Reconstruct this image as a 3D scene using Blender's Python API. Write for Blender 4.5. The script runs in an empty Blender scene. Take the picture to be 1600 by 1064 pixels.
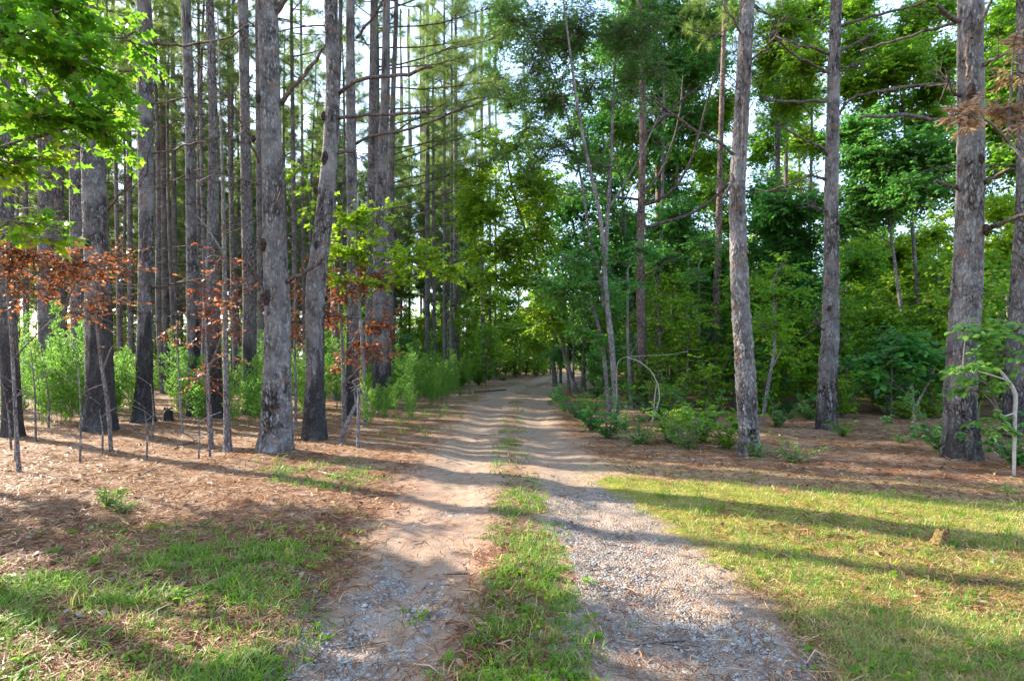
import bpy, math, random
import numpy as np
from mathutils import Vector
R = math.radians
C = bpy.context.scene.collection
scene = bpy.context.scene
# ------------------------------------------------------------------ camera
FPX, CX, HY, CH = 888.0, 800.0, 560.0, 1.5       # focal length, centre, horizon row (photo pixels), eye height
cam = bpy.data.cameras.new('camera'); camo = bpy.data.objects.new('camera', cam); C.objects.link(camo)
camo.location = (0, 0, CH); camo.rotation_euler = (R(90), 0, 0)
cam.sensor_width = 36; cam.lens = 36 * FPX / 1600; cam.shift_y = (HY - 532) / 1600
cam.clip_start = 0.05; cam.clip_end = 3000
scene.camera = camo
# ------------------------------------------------------------------ sky, sun, exposure
SUN_AZ, SUN_EL = -61.0, 29.0                      # degrees from +Y (negative = left), above horizon
w = bpy.data.worlds.new('World'); scene.world = w; w.use_nodes = True
nt = w.node_tree; nt.nodes.clear()
out = nt.nodes.new('ShaderNodeOutputWorld'); bg = nt.nodes.new('ShaderNodeBackground')
sky = nt.nodes.new('ShaderNodeTexSky'); sky.sky_type = 'NISHITA'; sky.sun_disc = False
sky.sun_elevation = R(SUN_EL); sky.sun_rotation = R(SUN_AZ); sky.dust_density = 1.2
tc = nt.nodes.new('ShaderNodeTexCoord'); mp = nt.nodes.new('ShaderNodeMapping'); mp.inputs['Scale'].default_value = (1, 1, 2.6)
nz = nt.nodes.new('ShaderNodeTexNoise'); nz.inputs['Scale'].default_value = 3.2; nz.inputs['Detail'].default_value = 6
rp = nt.nodes.new('ShaderNodeValToRGB'); rp.color_ramp.elements[0].position = .36; rp.color_ramp.elements[1].position = .66
mx = nt.nodes.new('ShaderNodeMixRGB'); mx.inputs['Color2'].default_value = (2.4, 3.2, 4.6, 1)
mu = nt.nodes.new('ShaderNodeMath'); mu.operation = 'MULTIPLY'; mu.inputs[1].default_value = .8
L = nt.links.new
L(tc.outputs['Generated'], mp.inputs[0]); L(mp.outputs[0], nz.inputs[0]); L(nz.outputs[0], rp.inputs[0]); L(rp.outputs[0], mu.inputs[0])
L(mu.outputs[0], mx.inputs['Fac']); L(sky.outputs[0], mx.inputs['Color1']); L(mx.outputs[0], bg.inputs[0])
bg.inputs[1].default_value = 0.15; L(bg.outputs[0], out.inputs[0])
sun = bpy.data.lights.new('sun', 'SUN'); suno = bpy.data.objects.new('sun', sun); C.objects.link(suno)
sun.energy = 4.3; sun.angle = R(0.6); sun.color = (1, .90, .74)
sd = Vector((math.sin(R(SUN_AZ)) * math.cos(R(SUN_EL)), math.cos(R(SUN_AZ)) * math.cos(R(SUN_EL)), math.sin(R(SUN_EL))))
suno.rotation_euler = sd.to_track_quat('Z', 'Y').to_euler()
scene.view_settings.view_transform = 'Standard'; scene.view_settings.look = 'None'
scene.view_settings.exposure = 2.15; scene.view_settings.gamma = 1
scene.cycles.max_bounces = 8; scene.cycles.diffuse_bounces = 5; scene.cycles.transmission_bounces = 4
# ------------------------------------------------------------------ noise
rng = np.random.default_rng(7); random.seed(7)
def h2(ix, iy, s=0):
    n = (ix.astype(np.int64) * 374761393 + iy.astype(np.int64) * 668265263 + s * 974634777) & 0xffffffff
    n = ((n ^ (n >> 13)) * 1274126177) & 0xffffffff
    return ((n ^ (n >> 16)) & 0xffff) / 65535.0
def vn(x, y, s=0):
    x = np.asarray(x, float); y = np.asarray(y, float)
    ix = np.floor(x); iy = np.floor(y); fx = x - ix; fy = y - iy
    fx = fx * fx * (3 - 2 * fx); fy = fy * fy * (3 - 2 * fy)
    a = h2(ix, iy, s); b = h2(ix + 1, iy, s); c = h2(ix, iy + 1, s); d = h2(ix + 1, iy + 1, s)
    return (a * (1 - fx) + b * fx) * (1 - fy) + (c * (1 - fx) + d * fx) * fy
def fbm(x, y, s=0, o=4):
    t = 0; a = .5; tot = 0
    for i in range(o):
        t = t + a * vn(x, y, s + i * 17); tot += a; a *= .5; x = np.asarray(x) * 2.03 + 5.1; y = np.asarray(y) * 2.03 + 1.7
    return t / tot
def sst(a, b, x):
    t = np.clip((x - a) / (b - a), 0, 1); return t * t * (3 - 2 * t)
# ------------------------------------------------------------------ ground zones (world metres)
rng = np.random.default_rng(103); random.seed(103)
TY = [-6, 2.64, 3.9, 5.55, 7, 9.5, 14.8, 22.2, 33, 44, 60, 80]
TL = [-.8, -.78, -.68, -.64, -.68, -.66, -.68, -.35, .95, 2.6, 6.5, 14]
LHW = [.40, .40, .34, .33, .38, .36, .36, .42, .4, .4, .5, .5]
TR = [.9, .87, .93, .85, .78, .58, .62, 1.1, 2.3, 3.9, 7.9, 15.4]
RHW = [.60, .60, .52, .50, .40, .32, .34, .42, .42, .42, .5, .5]
def gfields(x, y):
    Y = np.maximum(y, 1.9); px = CX + FPX * x / Y; py = HY + 1332 / Y
    n1 = fbm(x * 1.6, y * 1.6, 3) - .5; n2 = fbm(x * 5, y * 5, 9, 3) - .5; n3 = fbm(x * .6, y * .6, 21) - .5
    wob = n1 * .7 + n2 * .34
    dl = np.abs(x - np.interp(y, TY, TL)) - np.interp(y, TY, LHW); dr = np.abs(x - np.interp(y, TY, TR)) - np.interp(y, TY, RHW)
    tl = sst(.16, -.16, dl + wob * .55); tr = sst(.18, -.16, dr + wob * .6)
    mid = (np.interp(y, TY, TL) + np.interp(y, TY, TR)) / 2
    dc = np.abs(x - mid)
    ctr = sst(.34, .08, dc - .06 + wob * .5) * sst(.1, -.05, np.minimum(-dl, -dr) - .12)
    ctr = ctr * (.38 + .75 * sst(-.1, .1, n1 + n3 * .4))
    rub = sst(60, -40, np.abs(px - 400 + (py - 1064) * -.45) - 150 + 130 * n1) * sst(830, 900, py) 
    edge = np.interp(py, [700, 745, 800, 850, 900, 1000, 1064, 1300], [910, 940, 990, 1050, 1130, 1250, 1310, 1500])
    moss = sst(-40, 60, px - edge + 160 * n1) * sst(-6, 14, py - (742 + (px - 960) * .07) + 30 * n1)
    moss = moss * (.62 + .6 * sst(-.18, .08, n3 + n2 * .4))
    lg = sst(560, 430, px + (py - 900) * .35 + 150 * n1) * sst(800, 905, py + 60 * n1 - 40 * n3 + (px - 250) * .12)
    lg2 = sst(1.0, .6, np.hypot((px - 500) / 130, (py - 742) / 30) + n1 * .9)
    lg3 = sst(1.0, .6, np.hypot((px - 340) / 230, (py - 860) / 45) + n1 * 1.2)
    lg = np.clip(np.maximum(np.maximum(lg * .8, lg2), lg3 * .9) * (.35 + .9 * sst(-.08, .06, n1)), 0, 1)
    far = sst(9, 13, y); side = sst(.0, .5, np.minimum(dl, dr) - .15) * sst(2.6, 1.4, np.minimum(np.abs(dl), np.abs(dr)))
    fg = far * side * sst(-.1, .08, n1 + n3 * .6) * .8
    dry = sst(1, .5, np.abs(py - (735 + (px - 900) * .06)) / 22 + n1) * sst(860, 960, px)
    clay = sst(1, .3, np.hypot((px - 660) / 90, (py - 790) / 70) + n1 * 1.2)
    clay = np.maximum(clay, .6 * sst(.0, .2, n3 + n1 * .5) * sst(.5, 0, np.minimum(dl, dr)))
    sand = np.clip(sst(.5, -.1, np.minimum(dl, dr) + n1 * .3), 0, 1) 
    grav = np.clip(np.maximum(np.maximum(tl * (.3 + .5 * sst(-.08, .14, n1)), tr * .95), rub), 0, 1)
    grav = grav * (1 - .9 * sst(4.6, 9, y + n1 * 3)) * (.55 + .45 * sst(-.2, .05, n3 + n1))
    grass = np.clip(np.maximum(np.maximum(ctr, lg), fg), 0, 1)
    return dict(grav=grav, grass=grass, moss=moss, dry=dry, clay=clay, sand=sand, dl=dl, dr=dr, n1=n1, px=px, py=py)
def gz(x, y, fine=True):
    x = np.asarray(x, float); y = np.asarray(y, float)
    z = (fbm(x * .12, y * .12, 40, 3) - .5) * .5 * sst(5, 30, np.hypot(x, y)) + (fbm(x * .8, y * .8, 41, 3) - .5) * .09
    dl = np.abs(x - np.interp(y, TY, TL)); dr = np.abs(x - np.interp(y, TY, TR))
    z = z - .045 * np.exp(-(dl / .32) ** 2) - .05 * np.exp(-(dr / .38) ** 2)
    if fine: z = z + (fbm(x * 6, y * 6, 42, 3) - .5) * .03
    return z
def g1(x, y): return float(gz(np.array([x]), np.array([y]))[0])
def W(px, py, d): return np.array([(px - CX) / FPX * d, d, CH - (py - HY) / FPX * d])
def D(py): return 1332.0 / (py - HY)
# ------------------------------------------------------------------ object helpers
rng = np.random.default_rng(104); random.seed(104)
def tag(o, label=None, cat=None, group=None, kind=None):
    if label: o['label'] = label
    if cat: o['category'] = cat
    if group: o['group'] = group
    if kind: o['kind'] = kind
    return o
def empty(name, loc, label=None, cat=None, group=None):
    o = bpy.data.objects.new(name, None); C.objects.link(o); o.location = loc; o.empty_display_size = .3
    return tag(o, label, cat, group)
class MB:
    def __init__(s): s.v = []; s.f = {}; s.n = 0; s.a = {}
    def add(s, v, faces, **at):
        v = np.asarray(v, float).reshape(-1, 3)
        for f in faces:
            f = np.asarray(f, np.int64)
            s.f.setdefault(f.shape[1], []).append(f + s.n)
        for k, x in at.items():
            s.a.setdefault(k, []).append((s.n, np.broadcast_to(np.asarray(x, float), (len(v),))))
        s.v.append(v); s.n += len(v); return s
    def mesh(s, name, mat, smooth=False):
        me = bpy.data.meshes.new(name)
        v = np.concatenate(s.v) if s.v else np.zeros((0, 3)); me.vertices.add(len(v)); me.vertices.foreach_set('co', v.astype(np.float32).ravel())
        idx = []; st = []; tot = 0
        for k, fl in s.f.items():
            f = np.concatenate(fl); idx.append(f.ravel()); st.append(tot + np.arange(len(f)) * k); tot += f.size
        if idx:
            idx = np.concatenate(idx).astype(np.int32); st = np.concatenate(st).astype(np.int32)
            me.loops.add(len(idx)); me.loops.foreach_set('vertex_index', idx)
            me.polygons.add(len(st)); me.polygons.foreach_set('loop_start', st)
        for k, lst in s.a.items():
            arr = np.zeros(len(v), np.float32)
            for o, x in lst: arr[o:o + len(x)] = x
            at = me.attributes.new(k, 'FLOAT', 'POINT'); at.data.foreach_set('value', arr)
        me.update(calc_edges=True)
        if smooth: me.polygons.foreach_set('use_smooth', np.ones(len(me.polygons), bool))
        for m in (mat if isinstance(mat, (list, tuple)) else [mat]): me.materials.append(m)
        return me
    def build(s, name, mat, parent=None, smooth=False):
        o = bpy.data.objects.new(name, s.mesh(name, mat, smooth)); C.objects.link(o)
        if parent: o.parent = parent
        return o
def tube(mb, pts, rad, ns=6, rough=0, cap=True, **at):
    pts = np.asarray(pts, float); n = len(pts); rad = np.broadcast_to(np.asarray(rad, float), (n,))
    t = np.gradient(pts, axis=0); t /= np.linalg.norm(t, axis=1)[:, None] + 1e-9
    ref = np.array([0, 1., 0]) if abs(t[0][1]) < .8 else np.array([1., 0, 0])
    u = np.cross(t, ref); u /= np.linalg.norm(u, axis=1)[:, None] + 1e-9; w_ = np.cross(t, u)
    th = np.arange(ns) * 2 * np.pi / ns
    rr = rad[:, None] * (1 + rough * (rng.random((n, ns)) - .5))
    v = pts[:, None] + rr[..., None] * (np.cos(th)[None, :, None] * u[:, None] + np.sin(th)[None, :, None] * w_[:, None])
    i = np.arange(n - 1)[:, None] * ns; j = np.arange(ns)[None]; j2 = (j + 1) % ns
    q = np.stack([i + j, i + j2, i + ns + j2, i + ns + j], -1).reshape(-1, 4)
    fs = [q]
    if cap: fs.append(((n - 1) * ns + np.arange(ns))[None])
    mb.add(v, fs, **at)
def smoothpath(p, n):
    p = np.asarray(p, float); m = len(p)
    if m < 3: return np.array([p[0] + (p[-1] - p[0]) * t for t in np.linspace(0, 1, n)])
    d = np.r_[0, np.cumsum(np.linalg.norm(np.diff(p, axis=0), axis=1))]; s = np.linspace(0, d[-1], n)
    q = np.stack([np.interp(s, d, p[:, k]) for k in range(3)], 1)
    for _ in range(max(1, n // (2 * m))):
        q[1:-1] = (q[:-2] + 2 * q[1:-1] + q[2:]) / 4
    return q
def sticks(mb, S, E, r0, r1, **at):                 # many straight three-sided twigs at once
    S = np.asarray(S, float); E = np.asarray(E, float); n = len(S)
    if n == 0: return
    d = E - S; d /= np.linalg.norm(d, axis=1)[:, None] + 1e-9
    u = np.cross(d, [0.31, .17, .93]); u /= np.linalg.norm(u, axis=1)[:, None] + 1e-9; w_ = np.cross(d, u)
    th = np.arange(3) * 2 * np.pi / 3; o = np.cos(th)[None, :, None] * u[:, None] + np.sin(th)[None, :, None] * w_[:, None]
    r0 = np.broadcast_to(r0, (n,))[:, None, None]; r1 = np.broadcast_to(r1, (n,))[:, None, None]
    v = np.concatenate([S[:, None] + o * r0, E[:, None] + o * r1], 1)
    b = np.arange(n)[:, None] * 6
    f = np.concatenate([b + np.array([[0, 1, 4, 3]]), b + np.array([[1, 2, 5, 4]]), b + np.array([[2, 0, 3, 5]])])
    mb.add(v, [f], **at)
LEAF = {'oval': np.array([[0, 0], [.35, .26], [.7, .24], [1, 0], [.7, -.24], [.35, -.26]]),
        'diamond': np.array([[0, 0], [.45, .3], [1, 0], [.45, -.3]]),
        'narrow': np.array([[0, 0], [.45, .14], [1, 0], [.45, -.14]]),
        'star': np.array([[0, 0], [-.02, .32], [.28, .22], [.40, .52], [.58, .2], [1, 0], [.58, -.2], [.40, -.52], [.28, -.22], [-.02, -.32]]),
        'lance': np.array([[0, 0], [.3, .13], [.65, .15], [1, 0], [.65, -.15], [.3, -.13]])}
def leaves(mb, P, A, N, Ls, shape='diamond', fold=.22, rnd=None, curl=.22):
    P = np.asarray(P); n = len(P)
    if n == 0: return
    A = A / (np.linalg.norm(A, axis=1)[:, None] + 1e-9)
    B = np.cross(N, A); B /= np.linalg.norm(B, axis=1)[:, None] + 1e-9; N = np.cross(A, B)
    T = LEAF[shape]; k = len(T); Ls = np.broadcast_to(Ls, (n,))[:, None, None]
    z = np.abs(T[:, 1]) * fold - T[:, 0] ** 2 * curl
    v = P[:, None] + Ls * (T[None, :, 0, None] * A[:, None] + T[None, :, 1, None] * B[:, None] + z[None, :, None] * N[:, None])
    f = np.arange(n)[:, None] * k + np.arange(k)[None]
    rnd = rng.random(n) if rnd is None else rnd
    mb.add(v, [f], rnd=np.repeat(rnd, k))
def unit(v): return v / (np.linalg.norm(v, axis=-1, keepdims=True) + 1e-9)
def spray(mb, S, E, k, L0, shape='diamond', flat=.45, droop=.15, jit=.35):     # k leaves along each twig, two-ranked
    n = len(S)
    if n == 0: return
    t = (np.linspace(.18, 1.0, k)[None] + rng.normal(0, .04, (n, k)))[..., None]
    P = S[:, None] + (E - S)[:, None] * t
    d = unit(E - S)[:, None]; up = np.array([0, 0, 1.])
    side = unit(np.cross(np.broadcast_to(d, P.shape), up)); sg = np.where(np.arange(k) % 2 == 0, 1, -1)[None, :, None]
    A = d * .6 + side * sg * .9 + rng.normal(0, jit, P.shape); A[..., 2] = A[..., 2] * .6 - droop
    N = up + rng.normal(0, flat, P.shape)
    Ls = L0 * rng.uniform(.6, 1.25, (n, k))
    leaves(mb, P.reshape(-1, 3), A.reshape(-1, 3), N.reshape(-1, 3), Ls.ravel(), shape)
def blob(mb, wood, c, r, n, L0=.11, shape='diamond', k=12, tl=.55, org=None, flat=.45, zfl=.4, sub=None):
    """one bough: sublimbs from the centre out through an ellipsoid, twigs on them, leaves on the twigs"""
    c = np.asarray(c, float); r = np.asarray(r, float); m = sub or max(4, n // 8)
    dirs = unit(rng.normal(size=(m, 3))); rr = rng.random(m) ** .45
    ends = c + dirs * r * rr[:, None]
    st = c + (ends - c) * 0 + rng.normal(0, .08, (m, 3)) * r
    mid = (st + ends) / 2 + rng.normal(0, .06, (m, 3)) * r + np.array([0, 0, .06]) * r
    sticks(wood, st, mid, .014 * L0 / .1, .010 * L0 / .1); sticks(wood, mid, ends, .010 * L0 / .1, .004)
    i = rng.integers(0, m, n); t = rng.random(n)[:, None] ** .7
    S = np.where(t < .5, st[i] + (mid[i] - st[i]) * t * 2, mid[i] + (ends[i] - mid[i]) * (t * 2 - 1))
    dd = unit(ends[i] - c) * .7 + rng.normal(0, .6, (n, 3)); dd[:, 2] = dd[:, 2] * zfl - .05; dd = unit(dd)
    E = S + dd * (tl * rng.uniform(.5, 1.3, n))[:, None]
    sticks(wood, S, E, .005, .002)
    spray(mb, S, E, k, L0, shape, flat)
# ------------------------------------------------------------------ materials
rng = np.random.default_rng(105); random.seed(105)
def newmat(name):
    m = bpy.data.materials.new(name); m.use_nodes = True; m.node_tree.nodes.clear(); return m, m.node_tree
def nd(nt, t, **kw):
    n = nt.nodes.new(t)
    for k, v in kw.items():
        if k in n.inputs.keys(): n.inputs[k].default_value = v
        else: setattr(n, k, v)
    return n
def ramp(nt, fac, stops):
    r = nt.nodes.new('ShaderNodeValToRGB'); e = r.color_ramp.elements
    while len(e) < len(stops): e.new(.5)
    for i, (p, c) in enumerate(stops): e[i].position = p; e[i].color = (*c, 1)
    nt.links.new(fac, r.inputs[0]); return r.outputs[0]
def mixc(nt, fac, a, b, mode='MIX'):
    m = nt.nodes.new('ShaderNodeMixRGB'); m.blend_type = mode
    for s, x in zip(('Fac', 'Color1', 'Color2'), (fac, a, b)):
        if hasattr(x, 'links') or hasattr(x, 'is_linked'): nt.links.new(x, m.inputs[s])
        else: m.inputs[s].default_value = x if isinstance(x, (int, float)) else (*x, 1)
    return m.outputs[0]
def math_(nt, op, a, b=None):
    m = nt.nodes.new('ShaderNodeMath'); m.operation = op; m.use_clamp = False
    for i, x in enumerate((a, b)):
        if x is None: continue
        if hasattr(x, 'is_linked'): nt.links.new(x, m.inputs[i])
        else: m.inputs[i].default_value = x
    return m.outputs[0]
def attr(nt, n): return nd(nt, 'ShaderNodeAttribute', attribute_name=n).outputs['Fac']
def leafmat(name, stops, tcol, tfac=.4, rough=.5, spec=.35, objvar=.35, alt=(.5, .35, .05)):
    m, nt = newmat(name); l = nt.links.new
    c = ramp(nt, attr(nt, 'rnd'), stops)
    oi = nd(nt, 'ShaderNodeObjectInfo'); hs = nd(nt, 'ShaderNodeHueSaturation')
    l(math_(nt, 'ADD', math_(nt, 'MULTIPLY', oi.outputs['Random'], objvar), 1 - objvar / 2), hs.inputs['Value']); hs.inputs['Saturation'].default_value = 1.08
    l(math_(nt, 'ADD', math_(nt, 'MULTIPLY', oi.outputs['Random'], -.035), .503), hs.inputs['Hue']); l(c, hs.inputs['Color'])
    p = nd(nt, 'ShaderNodeBsdfPrincipled'); p.inputs['Roughness'].default_value = rough; p.inputs['Specular IOR Level'].default_value = spec
    l(hs.outputs[0], p.inputs['Base Color'])
    t = nd(nt, 'ShaderNodeBsdfTranslucent'); l(mixc(nt, .65, hs.outputs[0], tcol), t.inputs[0])
    ms = nd(nt, 'ShaderNodeMixShader'); ms.inputs[0].default_value = tfac
    l(p.outputs[0], ms.inputs[1]); l(t.outputs[0], ms.inputs[2])
    o = nd(nt, 'ShaderNodeOutputMaterial'); l(ms.outputs[0], o.inputs[0]); return m
M = {}
M['leaf'] = leafmat('green_leaves', [(0, (.055,.17,.018)), (.5, (.11,.28,.025)), (.9, (.21,.37,.035)), (1, (.38,.36,.05))], (0.25, 0.525, 0.037), 0.56)
M['teal'] = leafmat('dark_green_leaves', [(0, (.035,.15,.035)), (.6, (.065,.24,.055)), (.95, (.15,.33,.06)), (1, (.30,.33,.05))], (0.125, 0.4, 0.062), 0.56, .4, .5)
M['lime'] = leafmat('yellow_green_leaves', [(0, (0.081, 0.203, 0.02)), (0.5, (0.149, 0.311, 0.027)), (1, (0.297, 0.405, 0.047))], (0.45, 0.688, 0.037), 0.56)
M['oak'] = leafmat('small_oak_leaves', [(0, (.05,.14,.04)), (.6, (.09,.21,.05)), (1, (.20,.30,.06))], (0.15, 0.325, 0.05), 0.56, .4, .5)
M['brown'] = leafmat('dead_brown_leaves', [(0, (.07,.032,.016)), (.35, (.19,.075,.03)), (.65, (.34,.15,.055)), (.88, (.50,.30,.15)), (1, (.3,.25,.1))], (.50, .17, .05), .36)
M['fennel'] = leafmat('feathery_green_leaves', [(0, (.08,.20,.04)), (.6, (.14,.33,.06)), (1, (.30,.44,.10))], (.25, .5, .08), .45)
M['needle'] = leafmat('pine_needles', [(0, (.06,.15,.05)), (.6, (.13,.25,.06)), (.92, (.27,.34,.07)), (1, (.48,.33,.11))], (.3, .42, .08), .42, .45, .4)
M['grass'] = leafmat('grass_blades', [(0, (.045, .14, .02)), (.6, (.09, .22, .03)), (.85, (.22, .28, .05)), (1, (.50, .42, .2))], (.25, .5, .05), .35, objvar=0)
M['drygrass'] = leafmat('dry_grass_blades', [(0, (.30, .24, .09)), (.6, (.45, .36, .17)), (1, (.24, .3, .06))], (.5, .45, .12), .3, objvar=0)
M['straw'] = leafmat('fallen_pine_needles', [(0, (.05,.028,.016)), (.35, (.15,.075,.035)), (.75, (.31,.185,.085)), (1, (.55,.42,.23))], (.5, .25, .12), .1, .6, .2, objvar=0)
M['tan'] = leafmat('dead_hanging_needles', [(0, (.22,.12,.07)), (.5, (.42,.26,.15)), (1, (.60,.44,.30))], (.6, .35, .18), .3, .6, .2)
M['litter'] = leafmat('fallen_brown_leaves', [(0, (.05,.028,.018)), (.5, (.17,.085,.045)), (.85, (.30,.18,.11)), (1, (.30,.26,.23))], (.4, .2, .1), .12, .6, .2, objvar=0)
def barkmat(name, plate, light, fis, moss=0.0, scale=1.0, near=False):
    m, nt = newmat(name); l = nt.links.new
    tc = nd(nt, 'ShaderNodeTexCoord'); mp = nd(nt, 'ShaderNodeMapping'); mp.inputs['Scale'].default_value = (1, 1, .42); l(tc.outputs['Object'], mp.inputs[0])
    nz0 = nd(nt, 'ShaderNodeTexNoise', Scale=9 * scale, Detail=4); l(mp.outputs[0], nz0.inputs['Vector'])
    vadd = nd(nt, 'ShaderNodeMixRGB'); vadd.blend_type = 'ADD'; vadd.inputs[0].default_value = .09; l(mp.outputs[0], vadd.inputs[1]); l(nz0.outputs['Color'], vadd.inputs[2])
    vo = nd(nt, 'ShaderNodeTexVoronoi', feature='DISTANCE_TO_EDGE', Scale=17 * scale); l(vadd.outputs[0], vo.inputs['Vector'])
    vc = nd(nt, 'ShaderNodeTexVoronoi', Scale=17 * scale); l(vadd.outputs[0], vc.inputs['Vector'])
    big = nd(nt, 'ShaderNodeTexNoise', Scale=1.7, Detail=5, Roughness=.65); l(tc.outputs['Object'], big.inputs['Vector'])
    fine = nd(nt, 'ShaderNodeTexNoise', Scale=48 * scale, Detail=5, Roughness=.7); l(mp.outputs[0], fine.inputs['Vector'])
    col = mixc(nt, ramp(nt, fine.outputs[0], [(.35, (0, 0, 0)), (.7, (1, 1, 1))]), plate, light)
    col = mixc(nt, .35, col, ramp(nt, vc.outputs['Color'], [(.2, fis), (.5, plate), (.8, light)]))
    if near: col = mixc(nt, .7, col, ramp(nt, attr(nt, 'plate'), [(.15, tuple(x * .4 for x in plate)), (.5, plate), (.8, tuple(x * 1.25 for x in light))]))
    fe = attr(nt, 'fis') if near else ramp(nt, vo.outputs[0], [(.02, (1, 1, 1)), (.16, (0, 0, 0))])
    col = mixc(nt, fe, col, fis)
    col = mixc(nt, ramp(nt, big.outputs[0], [(.42, (0, 0, 0)), (.66, (.75, .75, .75))]), col, tuple(x * 1.12 for x in light))
    red = nd(nt, 'ShaderNodeTexNoise', Scale=5, Detail=6); l(tc.outputs['Object'], red.inputs['Vector'])
    col = mixc(nt, ramp(nt, red.outputs[0], [(.58, (0, 0, 0)), (.7, (.55, .55, .55))]), col, (.20, .095, .055))
    col = mixc(nt, attr(nt, 'char'), col, mixc(nt, fine.outputs[0], (.012, .011, .012), (.05, .045, .045)))
    p = nd(nt, 'ShaderNodeBsdfPrincipled'); p.inputs['Roughness'].default_value = .85; p.inputs['Specular IOR Level'].default_value = .25
    l(col, p.inputs['Base Color'])
    hgt = math_(nt, 'ADD', math_(nt, 'MULTIPLY', ramp(nt, vo.outputs[0], [(0, (0, 0, 0)), (.2, (1, 1, 1))]), 0.15 if near else 1.0), math_(nt, 'MULTIPLY', fine.outputs[0], .5))
    b = nd(nt, 'ShaderNodeBump', Strength=.9, Distance=.012 if near else .02); l(hgt, b.inputs['Height']); l(b.outputs[0], p.inputs['Normal'])
    o = nd(nt, 'ShaderNodeOutputMaterial'); l(p.outputs[0], o.inputs[0]); return m
M['bark'] = barkmat('pine_bark', (.105, .082, .073), (.225, .20, .188), (.02, .012, .010))
M['bark_near'] = barkmat('scaly_pine_bark', (.098, .078, .070), (.245, .222, .212), (.014, .009, .007), near=True)
M['bark_hw'] = barkmat('smooth_bark', (.19, .16, .15), (.32, .28, .27), (.07, .05, .045), scale=1.6)
M['bark_red'] = barkmat('red_brown_bark', (.12, .078, .068), (.25, .18, .155), (.03, .015, .012))
def plain(name, stops, sc, rough=.8, bump=.3, dist=.005):
    m, nt = newmat(name); l = nt.links.new
    tc = nd(nt, 'ShaderNodeTexCoord'); n = nd(nt, 'ShaderNodeTexNoise', Scale=sc, Detail=6, Roughness=.65); l(tc.outputs['Object'], n.inputs['Vector'])
    p = nd(nt, 'ShaderNodeBsdfPrincipled'); p.inputs['Roughness'].default_value = rough; p.inputs['Specular IOR Level'].default_value = .25
    l(ramp(nt, n.outputs[0], stops), p.inputs['Base Color'])
    b = nd(nt, 'ShaderNodeBump', Strength=bump, Distance=dist); l(n.outputs[0], b.inputs['Height']); l(b.outputs[0], p.inputs['Normal'])
    o = nd(nt, 'ShaderNodeOutputMaterial'); l(p.outputs[0], o.inputs[0]); return m
M['limb'] = plain('dead_limb_bark', [(.38, (.03, .021, .018)), (.62, (.155, .115, .10))], 16, bump=.6, dist=.01)
M['twig'] = plain('twig_bark', [(.3, (.07, .05, .04)), (.7, (.17, .13, .11))], 20)
M['scar'] = plain('branch_scar_wood', [(.4, (.015, .01, .009)), (.62, (.07, .035, .022)), (.8, (.22, .10, .05))], 26, bump=.8, dist=.02)
M['palewood'] = plain('bleached_wood', [(.3, (.30, .24, .20)), (.7, (.52, .45, .40))], 20)
M['mosswood'] = plain('mossy_rotten_wood', [(.38, (.05, .025, .012)), (.5, (.20, .11, .045)), (.62, (.15, .19, .03))], 38, bump=1, dist=.03)
M['charwood'] = plain('charred_wood', [(.3, (.012, .011, .011)), (.8, (.07, .06, .055))], 16, bump=.7)
def stonemat():
    m, nt = newmat('grey_stone'); l = nt.links.new
    c = ramp(nt, attr(nt, 'rnd'), [(0, (.07, .06, .055)), (.5, (.155, .135, .118)), (.85, (.27, .235, .20)), (1, (.45, .40, .34))])
    tc = nd(nt, 'ShaderNodeTexCoord'); n = nd(nt, 'ShaderNodeTexNoise', Scale=90, Detail=3); l(tc.outputs['Object'], n.inputs['Vector'])
    c = mixc(nt, .35, c, ramp(nt, n.outputs[0], [(.3, (.1, .1, .1)), (.7, (.6, .56, .5))]))
    p = nd(nt, 'ShaderNodeBsdfPrincipled'); p.inputs['Roughness'].default_value = .8; l(c, p.inputs['Base Color'])
    o = nd(nt, 'ShaderNodeOutputMaterial'); l(p.outputs[0], o.inputs[0]); return m
M['stone'] = stonemat()
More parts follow.
